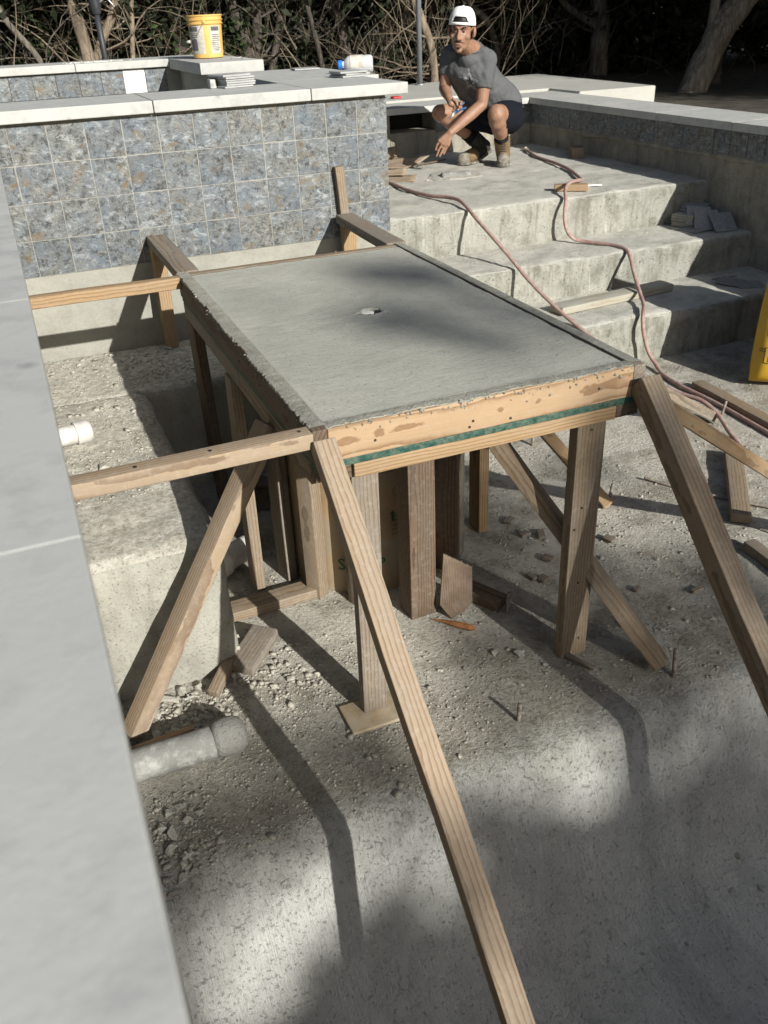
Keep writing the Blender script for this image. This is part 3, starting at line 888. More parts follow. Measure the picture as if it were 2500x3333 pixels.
def front_lip():
    V = []; Fc = []
    n = 200
    for i in range(n + 1):
        x = TX0 + 0.036 + (TX1 - TX0 - 0.072) * i / n
        j = 0.80 + 0.35 * fbm((x, 4.4, 0), 7, 2) + 0.22 * noise.noise(Vector((x * 60, 1.7, 2)))
        ye = TY0 + 0.040 - 0.040 * min(j, 1.02)
        h = 0.0018 + 0.0022 * abs(fbm((x, 2, 5), 26, 2))
        over = j > 1.0
        dz = 0.002 + (0.016 * max(0, fbm((x, 6, 9), 11, 2)) if over else 0)
        V += [(x, TY0 + .043, TZ + h * .5), (x, (TY0 + .04 + ye) / 2, TZ + h), (x, ye - .001, TZ + h * .5), (x, ye - .0015 - (.002 if over else 0), TZ - dz)]
    for i in range(n):
        for k in range(3):
            a = i * 4 + k
            Fc.append((a, a + 4, a + 5, a + 1))
    link('cement_smear', mesh('cement_smear', V, Fc, False), M_SMEAR, tb)
front_lip()
# crumbs of cement stuck on the form edges
def crumbs():
    V = []; Fc = []
    for i in range(190):
        if i < 110:
            y = random.uniform(TY0 + .1, TY1); p = Vector((TX0 - 0.002, y, TZ - abs(random.gauss(0, .022))))
        else:
            x = random.uniform(TX0 + .04, TX1 - .04); p = Vector((x, TY0 - 0.001, TZ - abs(random.gauss(0.002, .012))))
        s = random.uniform(0.0012, 0.0045) * (1.8 if random.random() < .08 else 1)
        b = len(V)
        for dx, dy, dz in ((1, 0, 0), (-1, 0, 0), (0, 1, 0), (0, -1, 0), (0, 0, 1), (0, 0, -1)):
            k = s * random.uniform(.6, 1.4)
            V.append(p + Vector((dx, dy, dz)) * k)
        for f in ((0, 2, 4), (2, 1, 4), (1, 3, 4), (3, 0, 4), (2, 0, 5), (1, 2, 5), (3, 1, 5), (0, 3, 5)):
            Fc.append(tuple(b + q for q in f))
    o = link('cement_crumbs', mesh('cement_crumbs', V, Fc), M_SMEAR, tb)
    o['kind'] = 'stuff'
crumbs()
# legs
zt = zl - 0.0205
def leg(x0, x1, y0, y1, mat, zb=FLOOR, lean=(0, 0), top=zt):
    cx, cy = (x0 + x1) / 2, (y0 + y1) / 2
    return lumber('leg', (cx, cy, zb), (cx + lean[0], cy + lean[1], top), x1 - x0, y1 - y0, mat, tb, up=(0, 1, 0))
leg(-0.440, -0.347, -2.360, -2.318, M_WOOD_TAN, FLOOR + 0.001, (-0.006, 0.0))
leg(-1.115, -1.040, -2.335, -2.295, M_WOOD_GREY, FLOOR + 0.014, (0.006, 0.0))
leg(-0.310, -0.268, -1.555, -1.467, M_WOOD_WARM, FLOOR, (-0.004, 0.0))
leg(-1.240, -1.200, -1.55, -1.465, M_WOOD_TAN, FLOOR, (0.02, 0.05), top=zt - 0.03)
leg(-1.200, -1.162, -0.90, -0.76, M_WOOD_DARK, FLOOR, (-0.012, 0.02), top=zt - 0.03)
leg(-0.32, -0.28, -0.90, -0.81, M_WOOD_GREY, FLOOR, (0, 0))
# braces
def brace(p0, p1, w, h, mat, up=(0, 0, 1)):
    return lumber('brace', p0, p1, w, h, mat, tb, up=up, warp=0.004)
brace((-1.198, -2.398, -0.530), (-1.190, -4.22, -2.125), 0.056, 0.046, M_WOOD_PINK, up=(0, -1, 0.1))
brace((-0.272, -2.402, -0.545), (-0.275, -4.05, -2.12), 0.062, 0.066, M_WOOD_TAN, up=(0, -1, 0.1))
brace((-0.252, -2.305, -0.585), (1.02, -2.30, -1.475), 0.060, 0.044, M_WOOD_WARM)
brace((-0.250, -1.20, -0.590), (1.245, -1.13, -1.465), 0.060, 0.048, M_WOOD_GREY)
brace((-0.62, -1.985, -0.655), (-0.180, -2.525, -1.470), 0.082, 0.046, M_WOOD_TAN, up=(1, -0.6, 0.6))
brace((0.268, -1.605, -1.470), (-0.40, -1.595, -0.655), 0.050, 0.045, M_WOOD_WARM)
brace((-1.225, -1.985, -0.640), (-1.772, -2.13, -1.468), 0.062, 0.050, M_WOOD_PINK, up=(-1, -0.4, 1))
# horizontal struts to the walls
lumber('strut', (-1.2195, -2.374, TZ - 0.021), (-1.792, -2.380, TZ - 0.021), 0.052, 0.040, M_WOOD_PINK, tb)
lumber('strut', (-1.2195, -0.788, TZ - 0.023), (-1.792, -0.785, TZ - 0.023), 0.045, 0.043, M_WOOD_WARM, tb)
lumber('strut', (-1.174, -0.742, TZ - 0.018), (-1.174, -0.002, TZ - 0.020), 0.088, 0.040, M_WOOD_GREY, tb)
lumber('strut', (-0.287, -0.742, TZ - 0.018), (-0.262, -0.042, TZ - 0.020), 0.088, 0.040, M_WOOD_GREY, tb)
# props holding the struts against the tiled wall
lumber('wall_prop', (-1.195, -0.085, BENCH), (-1.186, -0.060, TZ - 0.041), 0.056, 0.086, M_WOOD_WARM, tb, up=(0, 1, 0))
lumber('wall_prop', (-0.246, -0.046, BENCH), (-0.246, -0.046, TZ - 0.041), 0.072, 0.040, M_WOOD_WARM, tb, up=(0, 1, 0))
lumber('wall_prop', (-0.253, -0.021, TZ - 0.040), (-0.270, -0.021, -0.284), 0.044, 0.036, M_WOOD_TAN, tb, up=(0, 1, 0))
# screws
def screw(p, nrm, s=0.0045):
    n = Vector(nrm).normalized()
    p = Vector(p)
    V, Fc = tube_geo([p - n * 0.004, p + n * 0.0012], s, 8)
    link('screw', mesh('screw', V, Fc), M_NAIL, tb)
for p in ((-1.245, -2.372, TZ + 0.0002), (-1.46, -2.376, TZ + 0.0002), (-1.63, -2.38, TZ + 0.0002)):
    screw(p, (0, 0, 1))
for (x, z) in ((-0.80, -0.575), (-0.79, -0.56), (-0.68, -0.575), (-0.41, -0.545), (-1.06, -0.555)):
    screw((x, TY0 - 0.0002, z), (0, -1, 0), 0.0035)
for (x, z) in ((-0.40, -0.68), (-0.41, -0.93), (-0.43, -1.0), (-0.40, -1.2), (-0.38, -1.42)):
    screw((x, -2.3605, z), (0, -1, 0), 0.0035)

# ---- round column form below the table
cf = thing('column_form', 'brown cardboard column form ringed by upright boards under the table', 'column form', (-0.77, -1.46, FLOOR))
TC = Vector((-0.770, -1.455)); TR = 0.300
V = []; Fc = []
seg = 56
for (rr_, z) in ((TR, FLOOR - 0.01), (TR + .001, -1.1), (TR, zt + 0.002), (TR - 0.008, zt + 0.002), (TR - 0.008, FLOOR)):
    for k in range(seg):
        a = 2 * pi * k / seg
        V.append((TC.x + rr_ * cos(a), TC.y + rr_ * sin(a), z))
for i in range(4):
    for k in range(seg):
        k2 = (k + 1) % seg
        Fc.append((i * seg + k, i * seg + k2, (i + 1) * seg + k2, (i + 1) * seg + k))
me = mesh('cardboard_tube', V, Fc, True); me.set_sharp_from_angle(angle=radians(35))
link('cardboard_tube', me, M_TUBE, cf)
def text_geo(txt, size):
    cu_ = bpy.data.curves.new('txt', 'FONT'); cu_.body = txt; cu_.size = size; cu_.resolution_u = 2
    ob = bpy.data.objects.new('txt', cu_); COL.objects.link(ob)
    dg = bpy.context.evaluated_depsgraph_get()
    me = bpy.data.meshes.new_from_object(ob.evaluated_get(dg))
    bpy.data.objects.remove(ob); bpy.data.curves.remove(cu_)
    return me
def tube_print(txt, ang, z, size, mat):
    me = text_geo(txt, size)
    for v in me.vertices:
        a = radians(ang) + v.co.x / TR
        v.co = (TC.x + (TR + 0.0022) * cos(a), TC.y + (TR + 0.0022) * sin(a), z + v.co.y)
    me.materials.clear()
    return link('print', me, mat, cf)
tube_print('100% recycled', 262, -0.86, 0.045, M_PRINT_GREEN)
tube_print('paperboard', 262, -0.90, 0.045, M_PRINT_GREEN)
tube_print('100%', 279, -1.06, 0.032, M_PRINT_GREEN)
tube_print('Recycled', 279, -1.09, 0.032, M_PRINT_GREEN)
tube_print('Paperboard', 279, -1.12, 0.032, M_PRINT_GREEN)
tube_print('F', 232, -1.17, 0.07, M_PRINT_GREEN)
tube_print('SY', 231, -1.39, 0.07, M_PRINT_GREEN)
tube_print('P', 258, -1.39, 0.07, M_PRINT_GREEN)
tube_print('100%', 285, -1.27, 0.032, M_PRINT_GREEN)
tube_print('Rec', 285, -1.30, 0.032, M_PRINT_GREEN)
for k in range(5):
    tube_print('recycled content', 264, -0.935 - 0.018 * k, 0.013, M_PRINT_DARK)
    tube_print('paperboard form', 270, -1.185 - 0.018 * k, 0.014, M_PRINT_DARK)
# ring of rays beside the text, and an up arrow in a box
V = []; Fc = []
def cyl(a, z):
    return (TC.x + (TR + 0.0022) * cos(a), TC.y + (TR + 0.0022) * sin(a), z)
for (ca, czz) in ((radians(275.5), -1.085), (radians(281.5), -1.285)):
    for k in range(14):
        th = 2 * pi * k / 14
        b = len(V)
        for (rr_, dth) in ((0.013, -.10), (0.024, -.06), (0.024, .06), (0.013, .10)):
            V.append(cyl(ca + rr_ * cos(th + dth) / TR, czz + rr_ * sin(th + dth)))
        Fc.append((b, b + 1, b + 2, b + 3))
for (a0, z0) in ((271.0, -1.20), (279.5, -0.95)):
    ca = radians(a0)
    b = len(V)
    for (dx, dz) in ((-.005, 0), (.005, 0), (.005, .028), (-.005, .028), (-.011, .026), (.011, .026), (0, .042)):
        V.append(cyl(ca + dx / TR, z0 + dz))
    Fc += [(b, b + 1, b + 2, b + 3), (b + 4, b + 5, b + 6)]
link('print', mesh('print', V, Fc), M_PRINT_GREEN, cf)['kind'] = 'stuff'
def post(x, y, w, h, ang, mat, z1=zt - 0.001, zb=FLOOR):
    return lumber('upright_board', (x, y, zb - 0.002), (x, y, z1), w, h, mat, cf, up=(-sin(radians(ang)), cos(radians(ang)), 0))
post(-1.098, -1.50, 0.088, 0.040, 100, M_WOOD_GREY)
post(-1.034, -1.665, 0.060, 0.058, 38, M_WOOD_TAN)
post(-0.905, -1.765, 0.085, 0.038, 20, M_WOOD_GREY)
post(-0.745, -1.915, 0.098, 0.088, 4, M_WOOD_DARK)
post(-0.535, -1.715, 0.088, 0.040, -38, M_WOOD_DARK)
post(-0.462, -1.63, 0.070, 0.045, -52, M_WOOD_GREY)
post(-0.43, -1.40, 0.088, 0.040, -86, M_WOOD_GREY)
post(-0.80, -1.12, 0.088, 0.040, 180, M_WOOD_GREY)

# ================================================================== LOOSE THINGS
def board(name, p0, p1, w, h, mat, label, cat='board', group='loose lumber scraps', up=(0, 0, 1), r=0.003):
    o = lumber(name, p0, p1, w, h, mat, None, up=up, r=r)
    return tag(o, label, cat, group)
f0 = FLOOR + 0.003
board('lumber_scrap', (-1.362, -1.668, f0 + 0.019), (-1.048, -1.657, f0 + 0.019), 0.080, 0.038, M_WOOD_TAN, 'tan board lying between the bench and the column form')
board('lumber_scrap', (-1.284, -1.862, -1.436), (-1.412, -2.000, -1.456), 0.092, 0.036, M_WOOD_GREY, 'grey grooved board end propped on the rubble by the bench corner')
board('lumber_scrap', (-1.432, -1.953, -1.447), (-1.515, -2.058, -1.474), 0.036, 0.030, M_WOOD_TAN, 'short narrow stick below the propped board end at the bench corner')
board('lumber_scrap', (-1.79, -2.207, -1.468), (-1.603, -2.196, -1.466), 0.022, 0.030, M_WOOD_FRESH, 'thin wooden strip lying behind the cement-coated pipe')
board('lumber_scrap', (-0.545, -1.902, f0 + 0.019), (-0.476, -2.036, f0 + 0.019), 0.070, 0.038, M_WOOD_DARK, 'dark board scrap beside a rebar stake under the table')
board('lumber_scrap', (1.457, -0.745, f0 + 0.020), (1.395, -1.90, f0 + 0.020), 0.070, 0.040, M_WOOD_TAN, 'long tan board on the floor left of the yellow bag')
board('lumber_scrap', (0.662, -1.955, f0 + 0.022), (1.045, -1.480, f0 + 0.022), 0.076, 0.040, M_WOOD_TAN, 'pale dusty board on the floor lying across the rebar')
board('lumber_scrap', (0.555, -2.112, f0 + 0.020), (0.525, -2.55, f0 + 0.020), 0.052, 0.040, M_WOOD_GREY, 'grey board end cut off by the right edge above the slope')
board('plank', (1.02, -0.004, TR1 + 0.026), (1.872, 0.084, TR1 + 0.026), 0.118, 0.044, M_WOOD_CEMENT, 'cement-caked plank lying on the lowest step', 'plank', r=0.008)
board('timber_block', (2.486, 2.035, LAND + 0.042), (2.56, 2.19, LAND + 0.042), 0.088, 0.078, M_WOOD_TAN, 'short square timber block on the landing by the right wall', 'block')
board('timber_block', (1.60, 0.985, LAND + 0.022), (1.786, 0.872, LAND + 0.022), 0.070, 0.040, M_WOOD_WARM, 'orange-brown block under the hose on the landing edge', 'block')
board('trim_strip', (1.80, 1.02, LAND + 0.008), (1.955, 0.958, LAND + 0.008), 0.030, 0.008, M_THINSET, 'thin white strip beside the orange-brown block', 'strip', None)
# board chips on the floor under the table
chip_spots = [(-0.159, -1.535, .05, .035, .6), (-0.16, -1.655, .04, .03, .2), (-0.101, -1.685, .06, .03, 1.2), (-0.168, -1.846, .04, .035, 2.2), (-0.289, -1.925, .045, .02, 1.8),
              (-0.256, -1.955, .035, .03, .5), (0.12, -1.833, .045, .035, 1.9), (-0.40, -2.406, .11, .018, 2.0), (0.007, -2.16, .03, .02, .4), (0.195, -2.251, .05, .02, .1)]
for (x, y, a, b, r) in chip_spots:
    o = lumber('wood_chip', (x - a / 2 * cos(r), y - a / 2 * sin(r), f0 + .009), (x + a / 2 * cos(r), y + a / 2 * sin(r), f0 + .011), b, 0.012, M_WOOD_GREY)
    tag(o, 'small dusty wood chip on the floor right of the column form', 'wood chip', 'wood chips under the table')
# base pad below the front left leg
o = rbox('base_pad', -1.176, -1.008, -2.398, -2.272, FLOOR + 0.002, FLOOR + 0.0135, M_PLY_FACE, None, r=0.002, res=0.03, amp=0.003, nsc=12)
tag(o, 'square plywood pad under the front left table leg', 'pad')
# split shim
V, Fc = tube_geo(spline([(-0.729, -1.995, f0 + .006), (-0.695, -2.032, f0 + .008), (-0.66, -2.072, f0 + .010), (-0.622, -2.112, f0 + .010)], 3),
                 [.0015, .003, .0045, .006, .009, .011, .012, .012, .012, .006], 6)
tag(link('wood_sliver', mesh('wood_sliver', V, Fc), M_SHIM), 'red-brown pointed wood sliver beside the dark post', 'wood sliver')

# corrugated scrap leaning on the dark post
def corrugated():
    A_, B_, C_, D_ = Vector((-0.668, -1.963, -1.245)), Vector((-0.556, -1.957, -1.335)), Vector((-0.572, -1.985, -1.455)), Vector((-0.662, -2.012, -1.486))
    E_ = Vector((-0.694, -1.985, -1.44))
    nU, nV = 132, 14
    V = []; Fc = []
    for j in range(nV + 1):
        v = j / nV
        Lp = A_.lerp(E_, min(1, v * 1.15)) if v < .87 else E_.lerp(D_, (v - .87) / .13)
        Rp = B_.lerp(C_, v)
        for i in range(nU + 1):
            u = i / nU
            p = Lp.lerp(Rp, u)
            p.y -= 0.0050 * sin(u * nU * 2 * pi / 7.0) + 0.012 * sin(u * 2.6) * v
            p.z += 0.006 * noise.noise(Vector((u * 9, v * 3, 1)))
            V.append(p)
    for j in range(nV):
        for i in range(nU):
            a = j * (nU + 1) + i
            Fc.append((a, a + 1, a + nU + 2, a + nU + 1))
    me = mesh('corrugated_scrap', V, Fc, True)
    o = link('corrugated_scrap', me, M_CORR)
    m = o.modifiers.new('th', 'SOLIDIFY'); m.thickness = 0.003
    tag(o, 'torn corrugated cardboard scrap leaning against the dark post', 'cardboard')
corrugated()

# ---- rebar
def rebar(pts, label, cat='rebar', r=0.0065):
    P = []
    pts = [Vector(p) for p in pts]
    rad = []
    for a, b in zip(pts, pts[1:]):
        n = max(2, int((b - a).length / 0.005))
        for k in range(n):
            P.append(a.lerp(b, k / n)); rad.append(r * (1.0 if len(P) % 2 else 1.18))
    P.append(pts[-1]); rad.append(r)
    V, Fc = tube_geo(P, rad, 7)
    return tag(link('rebar_stake' if cat == 'stake' else 'rebar', mesh('rebar', V, Fc, True), M_REBAR), label, cat)
rebar([(-0.706, -2.544, FLOOR - .02), (-0.704, -2.544, FLOOR + .064)], 'short rebar stake standing alone near the edge of the drop', 'stake')
rebar([(-0.171, -2.585, FLOOR - .02), (-0.150, -2.552, FLOOR + .085)], 'rebar stake tucked behind the foot of the table brace', 'stake')
rebar([(-0.470, -2.056, FLOOR - .02), (-0.458, -2.053, FLOOR + .075)], 'rebar stake at the end of the dark board scrap', 'stake')
rebar([(1.324, -1.09, FLOOR - .02), (1.342, -1.09, FLOOR + .075)], 'rebar stake beside the long tan board near the hose', 'stake')
rebar([(0.30, -0.96, FLOOR - .02), (0.302, -0.955, FLOOR + .07)], 'rebar stake far back behind the right table leg', 'stake')
rebar([(0.325, -1.545, FLOOR - .02), (0.345, -1.535, FLOOR + .06)], 'rebar stake beside the foot of the thin brace right of the table', 'stake')
rebar([(0.70, -2.02, FLOOR + .004), (0.74, -2.11, FLOOR + .004)], 'short rusty rebar offcut lying at the end of the pale board', 'rebar', 0.005)
rebar([(0.552, -1.485, FLOOR + .016), (0.60, -1.56, FLOOR + .009), (0.694, -1.71, FLOOR + .009), (0.754, -1.789, FLOOR + .009), (0.88, -1.95, FLOOR + .009), (1.02, -2.16, FLOOR + .010)],
      'long dusty rebar lying on the floor under the pale board', 'rebar', 0.006)

# ---- pipes
def pvc(name, a, b, r, label, collar=None, cap=None, mat=M_PVC, cmat=None):
    a = Vector(a); b = Vector(b)
    dirv = (b - a).normalized()
    t = thing(name, label, 'pipe', a)
    V, Fc = tube_geo([a, b], r, 24, False)
    V2, F2 = tube_geo([b, a], r * .86, 24, False, len(V))
    link('pipe_wall', mesh('pipe_wall', V + V2, Fc + F2, True), mat, t)
    if collar:
        c0, c1, cr_ = collar
        pts = [a + dirv * c0, a + dirv * (c0 + .001), a + dirv * (c1 - .001), a + dirv * c1]
        V, Fc = tube_geo(pts, [r * .9, cr_, cr_, r * .86], 24, False)
        link('coupling', mesh('coupling', V, Fc, False), cmat or mat, t)
    return t
pvc('pvc_pipe', (-1.43, -1.452, -1.432), (-1.205, -1.325, -1.432), 0.048, 'white plastic pipe stub sticking out of the bench side', (0.03, 0.135, 0.057))
t = pvc('pvc_pipe', (-1.82, -1.06, -0.952), (-1.715, -1.035, -0.956), 0.036, 'white capped plastic pipe lying on the gravelly bench')
revolve('end_cap', [(0.036, 0), (0.043, 0.001), (0.043, 0.045), (0.036, 0.058), (0.02, 0.064), (0.0, 0.066)], M_PVC, t, frame((0, 0.2, 1), (1, 0, 0), (0, 0, 0)).to_3x3().to_4x4() if False else
        Matrix.Translation((-1.728, -1.038, -0.956)) @ Vector((1, 0.24, -0.03)).to_track_quat('Z', 'Y').to_matrix().to_4x4(), 24)
t = thing('cement_pipe', 'cement-coated grey pipe with a mortar lump on its end', 'pipe', (-1.8, -2.30, -1.43))
pts = [Vector((-1.83 + 0.03 * i, -2.298, -1.436)) for i in range(12)]
V = []; Fc = []
V, Fc = tube_geo(pts, [0.047 + 0.003 * noise.noise(Vector((i, 2, 3))) for i in range(12)], 24)
link('pipe_wall', mesh('pipe_wall', V, Fc, True), M_PIPECRETE, t)
prof = [(-1.565, .030), (-1.564, .048), (-1.55, .053), (-1.53, .056), (-1.51, .056), (-1.494, .053), (-1.480, .045), (-1.471, .031), (-1.467, .012)]
V, Fc = tube_geo([Vector((x, -2.298, -1.433)) for x, _ in prof], [r for _, r in prof], 28)
for i, v in enumerate(V):
    k = 1 + 0.10 * fbm(v, 14, 2)
    c = Vector((v.x, -2.298, -1.433)); V[i] = c + (v - c) * k
link('mortar_lump', mesh('mortar_lump', V, Fc, True), M_LUMP, t)

# ---- hoses
def hose(pts, label, r=0.0115, coupler=False):
    P = spline(pts, 10)
    V, Fc = tube_geo(P, r, 12)
    t = thing('air_hose', label, 'hose', P[0])
    link('hose_tube', mesh('hose_tube', V, Fc, True), M_HOSE, t)
    if coupler:
        d = (P[0] - P[3]).normalized()
        a = P[0]
        revolve('coupling', [(0.0, -.01), (.014, -.01), (.0165, 0), (.0165, .02), (.011, .022), (.011, .035), (.018, .037), (.018, .055), (.008, .057), (.008, .075), (0, .076)],
                M_BRASS, t, Matrix.Translation(a) @ d.to_track_quat('Z', 'Y').to_matrix().to_4x4(), 12)
    return t
l0 = LAND + 0.014
hose([(0.60, 2.6, l0), (0.73, 2.2, l0), (0.779, 1.867, l0), (0.768, 1.534, l0), (0.789, 1.224, l0 + .006), (0.838, 1.05, l0 + .016), (0.848, 0.90, l0 + .02), (0.832, 0.75, LAND + .012),
      (0.818, 0.63, -0.752), (0.838, 0.44, -0.838), (0.880, 0.285, -0.938), (0.905, 0.15, -1.020), (0.940, 0.0, -1.10), (0.975, -0.16, -1.170), (1.015, -0.33, -1.235),
      (1.07, -0.56, -1.33), (1.135, -0.79, -1.385), (1.185, -0.927, -1.402), (1.222, -1.05, -1.405), (1.225, -1.17, -1.435), (1.18, -1.33, -1.476), (1.116, -1.492, -1.476), (1.085, -1.66, -1.476), (1.07, -1.95, -1.476), (1.20, -2.22, -1.476), (1.62, -2.38, -1.476), (2.2, -2.25, -1.476), (2.6, -2.3, -1.476)],
     'faded red hose running from the tiled wall corner down past the table')
hose([(2.374, 2.639, l0), (2.30, 2.43, l0), (2.235, 2.231, l0), (2.19, 1.914, l0), (2.115, 1.606, l0), (1.991, 1.291, l0), (1.90, 1.12, l0 + .01), (1.785, 0.985, l0 + .035), (1.66, 0.90, l0 + .042),
      (1.565, 0.80, -0.692), (1.50, 0.69, -0.742), (1.468, 0.645, -0.825), (1.478, 0.625, -0.905), (1.515, 0.605, -0.958), (1.569, 0.565, -0.976), (1.630, 0.46, -0.978), (1.668, 0.375, -0.976),
      (1.680, 0.27, -0.982), (1.655, 0.185, -1.012), (1.628, 0.11, -1.068), (1.602, 0.03, -1.125), (1.565, -0.06, -1.165), (1.50, -0.18, -1.186), (1.425, -0.275, -1.190), (1.388, -0.325, -1.222),
      (1.392, -0.345, -1.30), (1.425, -0.36, -1.400), (1.438, -0.41, -1.452), (1.405, -0.53, -1.476), (1.381, -0.704, -1.476), (1.385, -0.893, -1.476), (1.380, -1.07, -1.476), (1.358, -1.361, -1.476), (1.33, -1.8, -1.476), (1.50, -2.08, -1.476), (1.95, -2.05, -1.476), (2.6, -1.85, -1.476)],
     'faded red hose snaking from the landing down the sunlit steps', coupler=True)

# ---- yellow cement bag
def bag():
    t = thing('cement_bag', 'yellow bag of mortar leaning at the right edge of the floor', 'bag', (1.85, -0.95, FLOOR))
    W_, H_, T_ = 0.58, 0.84, 0.22
    nU, nV = 30, 36
    V = []; Fc = []
    M = Matrix.Translation((1.955, -0.965, FLOOR + .002)) @ Matrix.Rotation(radians(-24), 4, 'Z') @ Matrix.Rotation(radians(7), 4, 'Y') @ Matrix.Rotation(radians(-10), 4, 'X')
    def surf(u, v, s):
        x = (u - .5) * W_ * (1 - 0.06 * (2 * v - 1) ** 2)
        e = (1 - (2 * u - 1) ** 4) * (1 - (2 * v - 1) ** 8)
        y = -s * T_ / 2 * (e ** .5) * (1.1 - .25 * v)
        y += 0.010 * fbm((u * 3, v * 4, 3 + s), 1.6, 3) * e
        return Vector((x, y, v * H_))
    for s in (1, -1):
        b = len(V)
        for j in range(nV + 1):
            for i in range(nU + 1):
                V.append(surf(i / nU, j / nV, s))
        for j in range(nV):
            for i in range(nU):
                a = b + j * (nU + 1) + i
                q = (a, a + 1, a + nU + 2, a + nU + 1)
                Fc.append(q if s > 0 else q[::-1])
    me = mesh('bag_body', V, Fc, True)
    link('bag_body', me, M_BAG, t, M)
    def patch(u0, u1, v0, v1, mat, off=0.0015):
        Vp = []; Fp = []
        n = 8
        for j in range(n + 1):
            for i in range(n + 1):
                p = surf(u0 + (u1 - u0) * i / n, v0 + (v1 - v0) * j / n, 1); p.y -= off; Vp.append(p)
        for j in range(n):
            for i in range(n):
                a = j * (n + 1) + i
                Fp.append((a, a + 1, a + n + 2, a + n + 1))
        return link('print', mesh('print', Vp, Fp, True), mat, t, M)
    for v0 in (0.13, 0.30, 0.47, 0.64):
        patch(0.055, 0.26, v0, v0 + .10, M_BAGPRINT)
        patch(0.061, 0.254, v0 + .005, v0 + .095, M_BAG, 0.0022)
        patch(0.066, 0.15, v0 + .045, v0 + .085, M_BAGBOX, 0.0028)
        patch(0.16, 0.25, v0 + .045, v0 + .085, M_BAGBOX, 0.0028)
        for k in range(9):
            patch(0.165 + k * .009, 0.165 + k * .009 + (.004 if k % 3 else .006), v0 + .006, v0 + .036, M_BAGPRINT, 0.003)
        me = text_geo('12"', 0.042)
        for vtx in me.vertices:
            u = 0.068 + vtx.co.x / W_; vv = v0 + .010 + vtx.co.y / H_
            p = surf(u, vv, 1); p.y -= 0.003; vtx.co = p
        me.materials.clear()
        link('print', me, M_BAGPRINT, t, M)
    patch(0.02, 0.06, 0.20, 0.206, M_BAGPRINT); patch(0.02, 0.06, 0.215, 0.22, M_BAGPRINT); patch(0.02, 0.06, 0.38, 0.40, M_BAGBOX)
bag()

# ---- loose tiles on the steps
flat_me = cham_mesh(0.1525, 0.1525, 0.009, 0.0016)
def loose_tile(M, mat, label, group=None):
    o = link('loose_tile', flat_me if mat is M_SLATE else flat2, mat, None, M)
    return tag(o, label, 'tile', group)
flat2 = flat_me.copy()
flat3 = flat_me.copy()
ORD8 = ('lowest', 'second from the bottom', 'third from the bottom', 'fourth from the bottom', 'fifth from the bottom', 'third from the top', 'second from the top', 'topmost')
for k in range(8):
    o = link('loose_tile', flat2, M_WAFFLE, None, rotz(radians(24 + random.uniform(-5, 5)), (2.435 + random.uniform(-.006, .006), 0.625 + random.uniform(-.006, .006), TR2 + 0.008 + 0.0098 * k)))
    tag(o, 'dusty face-down tile, %s of the stack on the middle step' % ORD8[k], 'tile', 'tile stack on the middle step')
# raised waffle pattern on the top tile of that stack
Vw = []; Fw = []
for a in range(-3, 4):
    for b in range(-3, 4):
        x, y = a * .020, b * .020; q = len(Vw)
        for (dx, dy, dz) in ((-.0078, -.0078, 0), (.0078, -.0078, 0), (.0078, .0078, 0), (-.0078, .0078, 0), (-.006, -.006, .0022), (.006, -.006, .0022), (.006, .006, .0022), (-.006, .006, .0022)):
            Vw.append((x + dx, y + dy, 0.0045 + dz))
        Fw += [(q + 4, q + 5, q + 6, q + 7)] + [(q + i, q + (i + 1) % 4, q + 4 + (i + 1) % 4, q + 4 + i) for i in range(4)]
link('raised_back', mesh('raised_back', Vw, Fw), M_WAFFLE, o, None)
def leaning(loc, rz, rx, label, ry=0.0):
    M = Matrix.Translation(loc) @ Matrix.Rotation(radians(rz), 4, 'Z') @ Matrix.Rotation(radians(rx), 4, 'X') @ Matrix.Rotation(radians(ry), 4, 'Y')
    o = link('loose_tile', flat3, M_SLATE_PALE, None, M)
    tag(o, label, 'tile')
leaning((2.540, 0.40, TR2 + 0.052), -12, 38, 'slate tile leaning frontmost in the heap on the middle step')
leaning((2.470, 0.485, TR2 + 0.060), -32, 44, 'second slate tile tilted behind the frontmost one in the heap', 6)
leaning((2.455, 0.545, TR2 + 0.075), -38, 40, 'slate tile tilted against the face-down tile stack', 4)
leaning((2.52, 0.655, TR2 + 0.090), 20, 12, 'slate tile lying high at the back of the heap by the wall', -8)
leaning((2.545, 0.69, TR2 + 0.110), 35, 10, 'topmost slate tile at the back of the heap by the wall', -10)
leaning((2.385, 0.49, TR2 + 0.008), 12, 0, 'tile lying flat in front of the tile stack on the middle step')
leaning((2.30, 0.00, TR1 + 0.010), 28, 3, 'slate tile lying flat in the shade on the lowest step')
leaning((2.36, -0.10, TR1 + 0.006), 60, 0, 'tile fragment half under the flat tile on the lowest step')
tag(lumber('wood_sliver', (2.24, 0.10, TR1 + .006), (2.42, 0.08, TR1 + .010), 0.012, 0.006, M_WOOD_GREY), 'thin grey splinter behind the flat tile on the lowest step', 'wood sliver')

